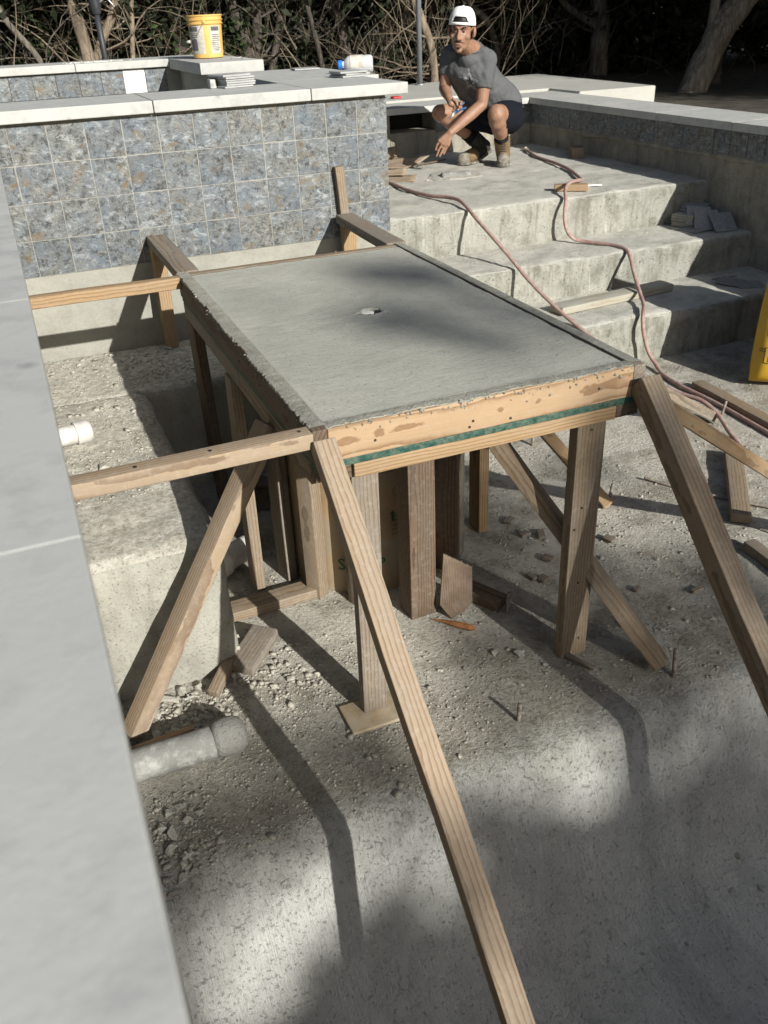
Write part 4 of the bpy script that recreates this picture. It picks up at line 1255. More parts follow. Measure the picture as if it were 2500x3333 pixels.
# ---- things on the spa copings
for k in range(6):
    M = rotz(radians(14 + random.uniform(-4, 4)), (-0.628 + random.uniform(-.008, .008) - (0.018 if k == 5 else 0), 0.415 + random.uniform(-.006, .006), CT1 + 0.0055 + 0.0098 * k))
    o = link('loose_tile', flat2b if k else flat2.copy(), M_GREYTILE, None, M) if k else None
    if k == 0:
        flat2b = flat_me.copy(); flat2b.materials.clear()
        o = link('loose_tile', flat2b, M_GREYTILE, None, M)
    tag(o, 'grey tile, %s of the stack on the coping below the pedestal' % ('lowest', 'second from the bottom', 'third from the bottom', 'third from the top', 'second from the top', 'topmost')[k], 'tile', 'tile stack below the pedestal')
o = rbox('stone_offcut', -0.745, -0.715, 0.40, 0.46, CT1 + .001, CT1 + .04, M_COPING, None, r=0.003, res=.05)
tag(o, 'small pale stone offcut left of the tall tile stack on the coping', 'stone')
for k in range(3):
    M = rotz(radians(8 + (0, 5, -4)[k]), (0.028 + (0, .01, -.006)[k], 0.565 + (0, .004, -.004)[k], CT1 + 0.0058 + 0.0098 * k))
    o = link('loose_tile', flat2b, M_GREYTILE, None, M)
    tag(o, 'pale tile, %s of the low stack in front of the clear jug' % ('lowest', 'middle one', 'topmost')[k], 'tile', 'tile stack in front of the jug')
M = rotz(radians(-8), (0.075, 1.44, CT1 + 0.0065))
tag(link('loose_tile', flat2b, M_GREYTILE, None, M), 'single grey tile lying alone at the back of the coping', 'tile')
# jug on its side, blue cap to the left
jt = thing('plastic_jug', 'clear plastic jug with a blue cap lying on the coping', 'jug', (0.155, 0.80, CT1))
jm = Matrix.Translation((0.245, 0.76, CT1 + 0.0455)) @ Vector((-0.93, 0.36, 0.0)).to_track_quat('Z', 'Y').to_matrix().to_4x4()
revolve('jug_body', [(0, 0), (.034, .001), (.042, .008), (.044, .02), (.0425, .05), (.044, .08), (.043, .115), (.040, .135), (.028, .152), (.018, .158), (.0165, .168), (.0, .1685)], M_JUG, jt, jm, 28)
revolve('cap', [(0, .169), (.0225, .169), (.0225, .188), (.019, .191), (0, .191)], M_BLUECAP, jt, jm, 20)
V = []; Fc = []
for k in range(9):
    a = radians(-20 + 14 * k)
    for z in (.055, .125):
        V.append((.0446 * cos(a), .0446 * sin(a), z))
for k in range(8):
    Fc.append((2 * k, 2 * k + 2, 2 * k + 3, 2 * k + 1))
link('label', mesh('label', V, Fc, True), M_LABEL, jt, jm)

# ---- yellow bucket
bt = thing('bucket', 'yellow plastic bucket with dusty paper labels on the pedestal', 'bucket', (-0.262, 2.54, 0.1115))
bm_ = Matrix.Translation((-0.262, 2.54, 0.1115))
RB = lambda z: 0.1015 + (z / 0.262) * 0.0145
prof = [(0, .003), (.095, .002), (RB(0), .006)] + [(RB(z), z) for z in (.03, .10, .17, .205)] + [(RB(.206) + .008, .206), (RB(.21) + .008, .212), (RB(.212) + .002, .213),
        (RB(.228) + .002, .228), (RB(.23) + .008, .2285), (RB(.235) + .008, .2345), (RB(.236) + .002, .2355), (RB(.252) + .002, .252), (RB(.255) + .006, .2525), (RB(.262) + .006, .261),
        (RB(.262) - .001, .262), (RB(.25) - .002, .255), (RB(.1) - .003, .10), (RB(0) - .003, .008), (0, .008)]
revolve('bucket_body', prof, M_YELLOW, bt, bm_, 40)
def bucket_patch(name, a0, a1, z0, z1, mat, off=.0012, n=10):
    V = []; Fc = []
    for k in range(n + 1):
        a = radians(a0 + (a1 - a0) * k / n)
        for z in (z0, z1):
            V.append(((RB(z) + off) * cos(a), (RB(z) + off) * sin(a), z))
    for k in range(n):
        Fc.append((2 * k, 2 * k + 2, 2 * k + 3, 2 * k + 1))
    return link(name, mesh(name, V, Fc, True), mat, bt, bm_)
# the camera looks at the bucket from about 258 degrees
bucket_patch('label', 182, 250, .030, .198, M_LABEL)
bucket_patch('label', 272, 312, .030, .196, M_LABEL)
M_LABELDARK = plain('label_dark_print', (0.10, 0.095, 0.10), 0.8, 0.3, 60, 0)
bucket_patch('label_print', 276, 308, .165, .190, M_LABELDARK, .002)
bucket_patch('label_print', 188, 228, .165, .192, M_LABELDARK, .002)
bucket_patch('label_print', 190, 222, .05, .12, M_LABELDARK, .002)
for k in range(9):
    bucket_patch('label_print', 277, 304 + 4 * (k % 2), .048 + .0115 * k, .0525 + .0115 * k, M_LABELDARK, .002, 6)
for k in range(3):
    bucket_patch('label_print', 194, 226, .128 + .011 * k, .132 + .011 * k, M_LABELDARK, .002, 6)
ear_a = radians(256)
revolve('handle_ear', [(0, 0), (.010, 0), (.010, .010), (0, .011)], M_YELLOW, bt, bm_ @ Matrix.Translation(((RB(.22) + .004) * cos(ear_a), (RB(.22) + .004) * sin(ear_a), .222)) @ Vector((cos(ear_a), sin(ear_a), 0)).to_track_quat('Z', 'Y').to_matrix().to_4x4(), 14)
P = [Vector(((RB(z) + o_) * cos(radians(a)), (RB(z) + o_) * sin(radians(a)), z)) for a, z, o_ in ((256, .220, .014), (248, .200, .008), (236, .165, .010), (222, .130, .012), (205, .115, .02), (192, .108, .026))]
V, Fc = tube_geo(spline(P, 5), .0019, 6)
link('wire_handle', mesh('wire_handle', V, Fc, True), M_STEEL, bt, bm_)
V, Fc = tube_geo([P[-1] + Vector((0.012, -.01, 0)), P[-1] + Vector((-.012, .004, -.004))], .0085, 10)
link('handle_grip', mesh('handle_grip', V, Fc, True), M_PVC, bt, bm_)
# scraps beside the bucket and mortar crumbs on the far coping
for (x, y, a, s) in ((-0.155, 2.22, .3, .03), (-0.11, 2.30, 1.2, .018), (-0.128, 2.10, 2.0, .014)):
    o = lumber('tile_shard', (x - s, y, .1145), (x + s, y + .01 * a, .1145), 0.022, 0.005, M_GREYTILE, None, warp=0)
    tag(o, 'small grey tile shard lying on the pedestal cap', 'tile shard', 'tile shards on the pedestal')

# ---- debris on the landing
def card(pts, z, label, curl=0.0, th=0.004, mat=M_CARD):
    n = 10
    A_, B_, C_, D_ = [Vector((x, y, z)) for x, y in pts]
    V = []; Fc = []
    for j in range(n + 1):
        for i in range(n + 1):
            u, v = i / n, j / n
            p = A_.lerp(B_, u).lerp(D_.lerp(C_, u), v)
            p.z += curl * (v ** 2) * (0.5 + u) + 0.004 * noise.noise(Vector((u * 4, v * 4, pts[0][0])))
            V.append(p)
    for j in range(n):
        for i in range(n):
            a = j * (n + 1) + i
            Fc.append((a, a + 1, a + n + 2, a + n + 1))
    o = link('cardboard_scrap', mesh('cardboard_scrap', V, Fc, True), mat)
    m = o.modifiers.new('th', 'SOLIDIFY'); m.thickness = th
    return tag(o, label, 'cardboard')
card([(0.55, 2.02), (0.969, 1.835), (1.09, 2.07), (0.66, 2.27)], LAND + .012, 'flat brown cardboard piece by the tiled wall corner on the landing')
card([(0.70, 2.18), (0.97, 2.02), (1.03, 2.12), (0.78, 2.28)], LAND + .030, 'small folded cardboard flap on top of the flat cardboard piece', .02)
card([(0.86, 2.55), (1.144, 2.379), (1.43, 2.56), (1.12, 2.80)], LAND + .018, 'bent brown cardboard sheet on the landing behind the flat piece', .03)
tag(lumber('stick', (1.28, 2.47, LAND + .012), (1.585, 2.585, LAND + .016), 0.012, 0.012, M_WOOD_DARK), 'thin dark stick lying on the landing near the hand', 'stick')
card([(1.08, 2.62), (1.22, 2.70), (1.28, 2.90), (1.12, 2.84)], LAND + .020, 'torn cardboard shred standing up near the back wall', .06)
# broken-out patch with a pipe stub in the landing
t = thing('drain_stub', 'grey ribbed pipe end set in a broken patch of the landing', 'drain', (1.33, 1.90, LAND))
def patch_mound():
    V = []; Fc = []
    n, m = 30, 7
    for j in range(m + 1):
        rr_ = j / m
        for i in range(n):
            a = 2 * pi * i / n
            R = rr_ * (0.215 + 0.03 * noise.noise(Vector((cos(a) * 2, sin(a) * 2, 4))))
            x = 1.345 + R * cos(a) * 1.0; y = 1.925 + R * sin(a) * 1.05
            z = LAND + 0.006 + 0.020 * (1 - rr_ ** 2) + 0.012 * fbm((x, y, 7), 16, 3) * (1 - rr_) ** .5 - (0.012 if j == m else 0)
            V.append((x, y, z))
    for j in range(m):
        for i in range(n):
            i2 = (i + 1) % n
            Fc.append((j * n + i, j * n + i2, (j + 1) * n + i2, (j + 1) * n + i) [::-1])
    link('broken_patch', mesh('broken_patch', V, Fc), M_CHUNK, t)
patch_mound()
P = [(1.20 + .013 * i, 1.875 - .003 * i, LAND - 0.003) for i in range(17)]
V, Fc = tube_geo(P, [0.046 if i % 2 else 0.041 for i in range(17)], 18)
link('pipe_stub', mesh('pipe_stub', V, Fc, True), M_PIPECRETE, t)
# tile spacers
def spacer(x, y, z, rot, label):
    V = []; Fc = []
    s, w, h = 0.016, 0.0028, 0.003
    pts = [(-s, -w), (-w, -w), (-w, -s), (w, -s), (w, -w), (s, -w), (s, w), (w, w), (w, s), (-w, s), (-w, w), (-s, w)]
    for zz in (0, h):
        V += [(a, b, zz) for a, b in pts]
    Fc = [tuple(range(12, 24)), tuple(range(11, -1, -1))] + [(i, (i + 1) % 12, 12 + (i + 1) % 12, 12 + i) for i in range(12)]
    tag(link('tile_spacer', mesh('tile_spacer', V, Fc), M_PVC, None, rotz(rot, (x, y, z))), label, 'tile spacer')
spacer(-1.587, -2.041, FLOOR + .016, 0.15, 'white cross-shaped tile spacer on the rubble below the bench corner')
spacer(-1.710, -2.621, FLOOR + .012, 0.35, 'white cross-shaped tile spacer among chunks at the edge of the drop')
# crushed water bottle and dark paper
t = thing('water_bottle', 'crushed clear plastic bottle lying in the shade under the table', 'bottle', (-0.95, -0.84, FLOOR))
M = Matrix.Translation((-0.962, -0.955, FLOOR + 0.037)) @ Vector((0.13, 1, 0.02)).to_track_quat('Z', 'Y').to_matrix().to_4x4()
prof = [(0, 0), (.025, .001), (.031, .008), (.031, .03), (.029, .036), (.032, .045), (.0315, .08), (.028, .09), (.032, .10), (.032, .15), (.026, .175), (.014, .20), (.0125, .212), (0, .213)]
o = revolve('bottle_body', prof, M_BOTTLE, t, M, 22)
for v in o.data.vertices:
    k = 1 + .13 * noise.noise(v.co * 38)
    v.co.x *= k * .95; v.co.y *= k
revolve('cap', [(0, .213), (.0145, .213), (.0145, .228), (0, .2285)], M_BLUECAP, t, M, 14)
card([(-1.11, -0.97), (-1.02, -0.99), (-0.99, -0.90), (-1.08, -0.87)], FLOOR + .010, 'dark crumpled paper beside the crushed bottle', .04, .003, M_WOOD_DARK)
tag(lumber('lumber_scrap', (-1.03, -0.72, f0 + .02), (-0.83, -1.02, f0 + .02), .08, .036, M_WOOD_GREY), 'grooved grey board on the floor behind the crushed bottle', 'board', 'loose lumber scraps')
# red scrap on the deck
o = rbox('plastic_scrap', 1.585, 1.66, 3.62, 3.70, -0.333, -0.318, M_REDP, None, r=0.004, res=.03, amp=.006, nsc=20)
tag(o, 'small red plastic scrap on the pale deck left of the man', 'plastic scrap')

# ---- poles beyond
t = thing('pole', 'slim grey steel pole standing on the pale deck', 'pole', (2.432, 4.90, -0.334))
tube('pole_shaft', [(2.432, 4.90, -0.334), (2.428, 4.90, 1.2), (2.424, 4.90, 2.9)], 0.027, M_POLE, t, 18)
revolve('base_flange', [(0, .012), (.028, .012), (.050, .010), (.052, 0)], M_POLE, t, Matrix.Translation((2.432, 4.90, -0.3345)), 20)
t = thing('lamp_post', 'black garden lamp post leaning behind the far coping', 'lamp post', (-0.70, 4.6, -0.55))
tube('post_shaft', [(-0.70, 4.6, -0.55), (-0.716, 4.6, 0.12), (-0.722, 4.6, 0.44)], 0.026, M_BLACK, t, 16)
revolve('lamp_sleeve', [(.026, -.02), (.036, -.015), (.047, .02), (.050, .06), (.052, .30), (.06, .32), (.06, .34), (0, .36)], M_BLACK, t, Matrix.Translation((-0.722, 4.6, 0.43)), 20)
tube('hook_wire', spline([(-0.69, 4.57, 0.50), (-0.63, 4.56, 0.53), (-0.59, 4.55, 0.49), (-0.57, 4.55, 0.46)], 6), 0.006, M_STEEL, t, 8)

# ================================================================== RUBBLE AND GRAVEL
def bvh_of(*objs):
    V = []; Fc = []
    for o in objs:
        b = len(V)
        V += [v.co.copy() for v in o.data.vertices]
        Fc += [tuple(b + i for i in p.vertices) for p in o.data.polygons]
    return BVHTree.FromPolygons(V, Fc)
_ob = bpy.data.objects
SURF = bvh_of(_ob['pool_floor'], *[o for o in _ob if o.name.startswith(('bench_run', 'step', 'landing'))])
def drop(x, y, z=0.5):
    h = SURF.ray_cast(Vector((x, y, z)), Vector((0, 0, -1)))
    return h[0].z if h[0] is not None else None

CUBE = np.array([[-1, -1, -1], [1, -1, -1], [1, 1, -1], [-1, 1, -1], [-1, -1, 1], [1, -1, 1], [1, 1, 1], [-1, 1, 1]], float)
CF = np.array([[0, 3, 2, 1], [4, 5, 6, 7], [0, 1, 5, 4], [1, 2, 6, 5], [2, 3, 7, 6], [3, 0, 4, 7]])
def stones(zones):
    VV = []; n = 0
    for (x0, x1, y0, y1, cnt, s0, s1, thr, sc) in zones:
        k = 0; tries = 0
        while k < cnt and tries < cnt * 6:
            tries += 1
            x = random.uniform(x0, x1); y = random.uniform(y0, y1)
            if thr is not None and fbm((x, y, 3.3), sc, 2) < thr + random.uniform(-.25, .1):
                continue
            z = drop(x, y)
            if z is None:
                continue
            s = (s0 + (s1 - s0) * random.random() ** 4) * .72
            P = CUBE * (0.55 + 0.6 * RNG.random((8, 3)))
            P = P * np.array([s * random.uniform(.7, 1.3), s * random.uniform(.6, 1.1), s * random.uniform(.35, .8)]) * .6
            a = random.uniform(0, 6.28); b = random.uniform(-.5, .5)
            R = np.array([[cos(a), -sin(a), 0], [sin(a), cos(a), 0], [0, 0, 1]]) @ np.array([[1, 0, 0], [0, cos(b), -sin(b)], [0, sin(b), cos(b)]])
            VV.append(P @ R.T + np.array([x, y, z + s * .05])); k += 1
    n = len(VV)
    V = np.concatenate(VV)
    Fc = (CF[None] + 8 * np.arange(n)[:, None, None]).reshape(-1, 4)
    me = bpy.data.meshes.new('gravel')
    me.vertices.add(len(V)); me.vertices.foreach_set('co', V.astype(np.float32).ravel())
    me.loops.add(Fc.size); me.loops.foreach_set('vertex_index', Fc.astype(np.int32).ravel())
    me.polygons.add(len(Fc)); me.polygons.foreach_set('loop_start', np.arange(0, Fc.size, 4, dtype=np.int32))
    me.update(); me.validate()
    return me
me = stones([
    (-1.79, -1.42, -1.55, -0.62, 2400, .003, .012, .0, 6), (-1.79, -1.42, -1.5, -0.62, 60, .014, .036, None, 6), (-1.79, -1.15, -0.62, -0.04, 2200, .003, .013, .0, 6), (-1.79, -1.15, -0.5, -0.04, 60, .014, .036, None, 6),
    (-1.79, -1.0, -2.66, -1.98, 3600, .003, .011, -.05, 6), (-1.79, -1.0, -2.66, -1.98, 70, .012, .028, None, 6), (-1.0, 0.5, -2.64, -0.9, 5600, .003, .013, .0, 4), (-1.0, 0.5, -2.6, -1.2, 60, .012, .026, None, 4),
    (-1.35, -0.9, -1.95, -0.64, 700, .003, .014, .0, 4), (0.3, 2.4, -2.3, -0.30, 3400, .003, .015, .0, 3),
    (0.05, 2.6, -0.42, -0.28, 500, .003, .013, None, 1), (0.5, 2.6, 0.12, 0.25, 500, .003, .012, None, 1),
    (0.5, 2.6, 0.60, 0.73, 600, .003, .012, None, 1), (0.5, 2.55, 0.27, 0.7, 700, .003, .010, .05, 4), (0.5, 2.55, -0.24, 0.24, 900, .003, .010, .05, 4),
    (0.7, 2.6, 0.78, 2.9, 900, .003, .012, .12, 3), (-1.74, -1.42, -2.2, -1.97, 420, .008, .030, None, 1),
    (-1.78, -1.62, -2.66, -2.40, 220, .005, .020, None, 1), (-1.40, -1.15, -2.15, -1.9, 260, .005, .024, None, 1),
    (-1.8, 1.2, -3.6, -2.95, 600, .003, .008, .05, 4)])
g_ = link('gravel', me, M_GRAVEL)
g_['kind'] = 'stuff'; g_['label'] = 'loose mortar grit and gravel strewn over the pool floor and bench'

def chunk(x, y, s, label, group, flat=.6, z=None):
    bm = bmesh.new()
    for _ in range(13):
        q = Vector((random.gauss(0, 1), random.gauss(0, 1), random.gauss(0, 1))).normalized() * random.uniform(.8, 1.25)
        bm.verts.new((q.x * s * 1.05, q.y * s * .78, q.z * s * flat))
    r_ = bmesh.ops.convex_hull(bm, input=bm.verts[:])
    bmesh.ops.delete(bm, geom=[v for v in bm.verts if not v.link_faces], context='VERTS')
    bmesh.ops.bevel(bm, geom=bm.edges[:], offset=s * .05, segments=1, affect='EDGES')
    me = bpy.data.meshes.new('rubble_chunk'); bm.to_mesh(me); bm.free()
    zz = (drop(x, y) if z is None else z) or FLOOR
    o = link('rubble_chunk', me, M_CHUNK, None, Matrix.Translation((x, y, zz + s * flat * .55)) @ Matrix.Rotation(random.uniform(0, 6.3), 4, 'Z') @ Matrix.Rotation(random.uniform(-.4, .4), 4, 'X'))
    return tag(o, label, 'rubble', group)
lb = 'broken mortar chunk in the heap beside the coping at the drop'
for (x, y, s) in ((-1.735, -2.46, .026), (-1.70, -2.445, .020), (-1.755, -2.50, .022), (-1.69, -2.50, .022), (-1.735, -2.53, .030), (-1.745, -2.575, .030), (-1.765, -2.62, .020),
                  (-1.725, -2.63, .022), (-1.705, -2.66, .016), (-1.74, -2.665, .022), (-1.76, -2.69, .026), (-1.655, -2.49, .017), (-1.67, -2.545, .011), (-1.70, -2.40, .013), (-1.63, -2.44, .010)):
    chunk(x, y, s * .72, lb, 'chunks beside the coping')
lb = 'broken mortar chunk in the rubble at the foot of the bench corner'
for (x, y, s) in ((-1.545, -1.985, .020), (-1.60, -1.99, .022), (-1.645, -2.02, .030), (-1.565, -2.095, .021), (-1.69, -2.06, .018), (-1.71, -2.15, .022), (-1.66, -2.165, .020), (-1.49, -1.985, .018),
                  (-1.52, -2.12, .020), (-1.62, -2.11, .013), (-1.57, -2.03, .012), (-1.67, -2.00, .014), (-1.74, -2.10, .014), (-1.31, -2.02, .012), (-1.27, -2.08, .016), (-1.33, -2.09, .014), (-1.22, -2.05, .011), (-1.25, -2.11, .013)):
    chunk(x, y, s, lb, 'chunks by the bench corner')
lb = 'broken mortar flake on the gravelly bench below the tiled wall'
for (x, y, s) in ((-1.55, -0.13, .030), (-1.63, -0.16, .018), (-1.48, -0.10, .020), (-1.40, -0.2, .014), (-1.22, -0.13, .024), (-1.10, -0.12, .026), (-1.16, -0.18, .018), (-1.04, -0.15, .016), (-1.70, -0.3, .013), (-1.60, -0.42, .012), (-1.66, -1.30, .030), (-1.50, -1.2, .014)):
    chunk(x, y, s, lb, 'flakes on the bench', .45)
lb = 'loose mortar lump on the open floor under and around the table'
for (x, y, s) in ((-0.10, -1.72, .014), (0.02, -1.92, .016), (0.20, -2.02, .013), (-0.62, -2.24, .016), (-0.55, -2.28, .020), (-0.74, -2.27, .012), (-0.15, -2.30, .026), (-0.05, -2.38, .012), (-0.35, -2.2, .011),
                  (0.68, -1.69, .014), (0.45, -1.60, .010), (-0.50, -2.36, .012), (-0.62, -2.41, .012), (0.14, -2.40, .010), (-0.95, -2.22, .012), (-1.15, -2.50, .012), (-0.93, -2.60, .010), (-0.30, -2.46, .010)):
    chunk(x, y, s, lb, 'lumps on the floor', .5)
lb = 'mortar chunk lying around the pipe end on the landing'
for (x, y, s) in ((1.20, 1.80, .018), (1.28, 1.75, .014), (1.47, 1.86, .026), (1.53, 1.92, .022), (1.43, 1.98, .020), (1.50, 2.02, .014), (1.14, 1.95, .014), (1.37, 2.05, .018), (1.08, 1.86, .02)):
    chunk(x, y, s, lb, 'chunks on the landing', .5)
lb = 'small lump lying on the deep end slope at lower right'
for (x, y, s) in ((-0.13, -2.93, .016), (-0.20, -2.99, .013), (-0.10, -3.02, .018), (-0.30, -3.0, .010), (-0.42, -3.06, .010), (-0.58, -3.07, .008)):
    chunk(x, y, s, lb, 'lumps on the slope', .5)
# white mortar crumbs on the far coping
V = []; Fc = []
for i in range(120):
    x = random.gauss(-0.98, .10); y = random.uniform(2.99, 3.12); s = random.uniform(.003, .008); b = len(V)
    for dx, dy, dz in ((1, 0, 0), (-1, 0, 0), (0, 1, 0), (0, -1, 0), (0, 0, 1), (0, 0, -.2)):
        V.append((x + dx * s, y + dy * s, .1112 + dz * s * .7))
    for f in ((0, 2, 4), (2, 1, 4), (1, 3, 4), (3, 0, 4), (2, 0, 5), (1, 2, 5), (3, 1, 5), (0, 3, 5)):
        Fc.append(tuple(b + q for q in f))
o = link('mortar_crumbs', mesh('mortar_crumbs', V, Fc), M_THINSET); o['kind'] = 'stuff'; o['label'] = 'white mortar crumbs scattered on the far coping'

# ================================================================== WOODS
def add_tube(acc, pts, rad, sides):
    V, Fc = tube_geo(pts, rad, sides, False, len(acc[0]))
    acc[0].extend(V); acc[1].extend(Fc)

def wander(p, d, L, n, wob, up=0.0, rnd=random):
    pts = [Vector(p)]; d = Vector(d).normalized()
    for i in range(n):
        d = (d + Vector((rnd.gauss(0, wob), rnd.gauss(0, wob), rnd.gauss(0, wob) + up))).normalized()
        pts.append(pts[-1] + d * (L / n))
    return pts

def branchlets(acc, p, d, L, r, depth, sides=5):
    n = max(3, int(L / 0.12)); n = min(n, 9)
    pts = wander(p, d, L, n, .16, .02)
    add_tube(acc, pts, [r * (1 - .75 * i / n) for i in range(n + 1)], sides)
    if depth <= 0:
        return
    for k in range(random.randint(3, 5)):
        i = random.randint(max(1, n // 4), n)
        q = pts[i]; dd = (pts[i] - pts[i - 1]).normalized()
        ax = Vector((random.gauss(0, 1), random.gauss(0, 1), random.gauss(0, .7))).normalized()
        branchlets(acc, q, (dd * .6 + ax * .8), L * random.uniform(.35, .6), r * (1 - .7 * i / n) * .55, depth - 1, max(3, sides - 1))

def leaf_cloud(cnt, rad, flat, size, seed, hole=0.0):
    rg = np.random.default_rng(seed)
    ncl = max(6, cnt // 90)
    c = rg.normal(0, 1, (ncl, 3)); c /= np.linalg.norm(c, axis=1)[:, None]
    c *= (rg.random((ncl, 1)) ** .45) * np.array([rad, rad, rad * flat])
    which = rg.integers(0, ncl, cnt)
    P = c[which] + rg.normal(0, rad * .16, (cnt, 3))
    a = rg.normal(0, 1, (cnt, 3)); a /= np.linalg.norm(a, axis=1)[:, None]
    b = np.cross(a, rg.normal(0, 1, (cnt, 3))); b /= np.linalg.norm(b, axis=1)[:, None]
    s = size * (.6 + .8 * rg.random((cnt, 1)))
    V = np.stack([P - a * s - b * s * .1, P + b * s * .42, P + a * s + b * s * .1, P - b * s * .42], 1).reshape(-1, 3)
    me = bpy.data.meshes.new('foliage')
    me.vertices.add(len(V)); me.vertices.foreach_set('co', V.astype(np.float32).ravel())
    n4 = cnt * 4
    me.loops.add(n4); me.loops.foreach_set('vertex_index', np.arange(n4, dtype=np.int32))
    me.polygons.add(cnt); me.polygons.foreach_set('loop_start', np.arange(0, n4, 4, dtype=np.int32))
    me.update()
    return me

CROWN_A = leaf_cloud(17000, 1.7, 1.25, .058, 3); CROWN_A.materials.append(M_LEAF_DARK)
CROWN_B = leaf_cloud(17000, 1.5, 1.5, .056, 9); CROWN_B.materials.append(M_LEAF_DARK)

def gz(x, y):
    dist = max(x - 4.2, -3 - x, y - 5.4, 0)
    z = -0.50 - min(dist, 4) * 0.02
    return z + 0.10 * fbm((x, y, 1.0), 0.45, 3) * min(1, dist) if dist > 0 else z

def tree(name, trunks, label, bark_m, crown=None, crown_s=1.0, crown_z=3.2, twigs=0, group=None, sides=12, cat='tree'):
    """trunks: list of (points, radii); crown: shared foliage mesh hung above"""
    base = Vector(trunks[0][0][0])
    t = thing(name, label, cat, base, group)
    for pts, rad in trunks:
        P = spline(pts, 6)
        R = [rad[0] + (rad[-1] - rad[0]) * i / (len(P) - 1) for i in range(len(P))]
        R = [r * (1 + .10 * noise.noise(p * 3.0)) for r, p in zip(R, P)]
        R[0] *= 1.35
        V, Fc = tube_geo(P, R, sides)
        for i, v in enumerate(V):
            c = P[i // sides]
            V[i] = c + (v - c) * (1 + .10 * noise.noise(v * 7.0))
        link('trunk', mesh('trunk', V, Fc, True), bark_m, t)
    if twigs:
        acc = ([], [])
        for k in range(twigs):
            pts, rad = random.choice(trunks)
            P = spline(pts, 6)
            i = random.randint(2, len(P) - 1)
            for _ in range(6):
                if P[i].z < 1.2:
                    break
                i = random.randint(2, len(P) - 1)
            a = random.uniform(0, 6.28)
            branchlets(acc, P[i], (cos(a), sin(a), random.uniform(-.1, .6)), random.uniform(.5, 1.3), rad[-1] * .28 + .004, 2)
        link('branches', mesh('branches', acc[0], acc[1], True), bark_m, t)['kind'] = 'stuff'
    if crown is not None:
        top = Vector(trunks[0][0][-1])
        M = Matrix.Translation((top.x, top.y, crown_z)) @ Matrix.Rotation(random.uniform(0, 6.28), 4, 'Z') @ Matrix.Scale(crown_s, 4)
        link('crown', crown, None, t, M)
    return t

def trunk_up(pts, top, h=5.0):
    """carry a visible trunk on above the frame"""
    p, q = Vector(pts[-2]), Vector(pts[-1])
    d = (q - p).normalized()
    d = (d + Vector((0, 0, .6))).normalized()
    return [*pts, tuple(q + d * 1.2), tuple(q + d * 2.2 + Vector((random.gauss(0, .2), random.gauss(0, .2), 1.0))), tuple(q + d * 2.6 + Vector((random.gauss(0, .3), .2, 2.2)))]

tree('bare_tree', [(trunk_up([(-0.64, 6.5, -0.62), (-0.66, 6.5, 0.0), (-0.715, 6.5, 0.55)], 0), (.075, .04)), (trunk_up([(-0.63, 6.52, -0.1), (-0.50, 6.5, 0.18), (-0.28, 6.48, 0.56)], 0), (.052, .03))],
     'pale forked tree trunk behind the black lamp post', M_BARK_TAN, CROWN_A, 1.1, 3.0, 10)
tree('bare_tree', [(trunk_up([(-0.25, 6.5, -0.6), (-0.20, 6.5, 0.04), (-0.125, 6.5, 0.55)], 0), (.030, .018))], 'slim straight pale trunk between the lamp post and the bucket', M_BARK_TAN, None, twigs=6)
tree('bare_tree', [(trunk_up([(-1.0, 6.0, -0.6), (-1.18, 6.0, 0.05), (-1.45, 6.0, 0.5)], 0), (.035, .02))], 'thin leaning trunk at the far left of the woods', M_BARK_GREY, CROWN_B, 1.1, 2.9, 6)
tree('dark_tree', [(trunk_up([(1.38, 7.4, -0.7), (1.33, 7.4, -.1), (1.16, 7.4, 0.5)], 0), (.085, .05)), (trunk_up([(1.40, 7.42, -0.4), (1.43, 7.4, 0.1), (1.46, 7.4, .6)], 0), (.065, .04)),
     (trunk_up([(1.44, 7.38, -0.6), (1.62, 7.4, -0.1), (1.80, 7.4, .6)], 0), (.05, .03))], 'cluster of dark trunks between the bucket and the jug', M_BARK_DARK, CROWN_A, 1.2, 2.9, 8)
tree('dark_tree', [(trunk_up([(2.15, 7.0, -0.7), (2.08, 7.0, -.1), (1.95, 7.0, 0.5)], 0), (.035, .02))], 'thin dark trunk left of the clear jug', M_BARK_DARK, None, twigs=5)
tree('bare_tree', [(trunk_up([(3.42, 6.6, -0.62), (3.38, 6.6, -.1), (3.24, 6.6, 0.25), (3.12, 6.6, .55)], 0), (.055, .035))], 'pale slender trunk just right of the grey pole', M_BARK_TAN, CROWN_B, 1.1, 2.9, 9)
tree('bare_tree', [(trunk_up([(4.55, 7.2, -0.7), (4.62, 7.2, -.2), (4.45, 7.2, .18), (4.1, 7.2, .5)], 0), (.045, .028))], 'curved grey trunk arching behind the man', M_BARK_GREY, CROWN_A, 1.0, 3.4, 8)
tree('oak_tree', [(trunk_up([(6.10, 7.0, -0.62), (6.08, 7.0, -.15), (6.10, 7.0, 0.05), (6.0, 7.0, .45)], 0), (.130, .09)), (trunk_up([(6.03, 7.0, 0.05), (5.75, 7.1, .22), (5.45, 7.1, .45)], 0), (.05, .03))],
     'stout upright grey trunk with a knot behind the deck', M_BARK_GREY, CROWN_B, 1.25, 3.5, 9)
tree('oak_tree', [(trunk_up([(5.12, 3.95, -0.62), (5.30, 3.95, -.22), (5.48, 3.95, 0.1), (5.82, 3.95, .5)], 0), (.150, .12)), (trunk_up([(5.34, 3.98, -0.1), (5.36, 4.0, .2), (5.38, 4.0, .6)], 0), (.05, .035))],
     'thick rough-barked trunk leaning right at the far right', M_BARK_GREY, CROWN_A, 1.4, 4.0, 8, sides=18)
lbl = 'dim trunk standing deep in the shaded woods'
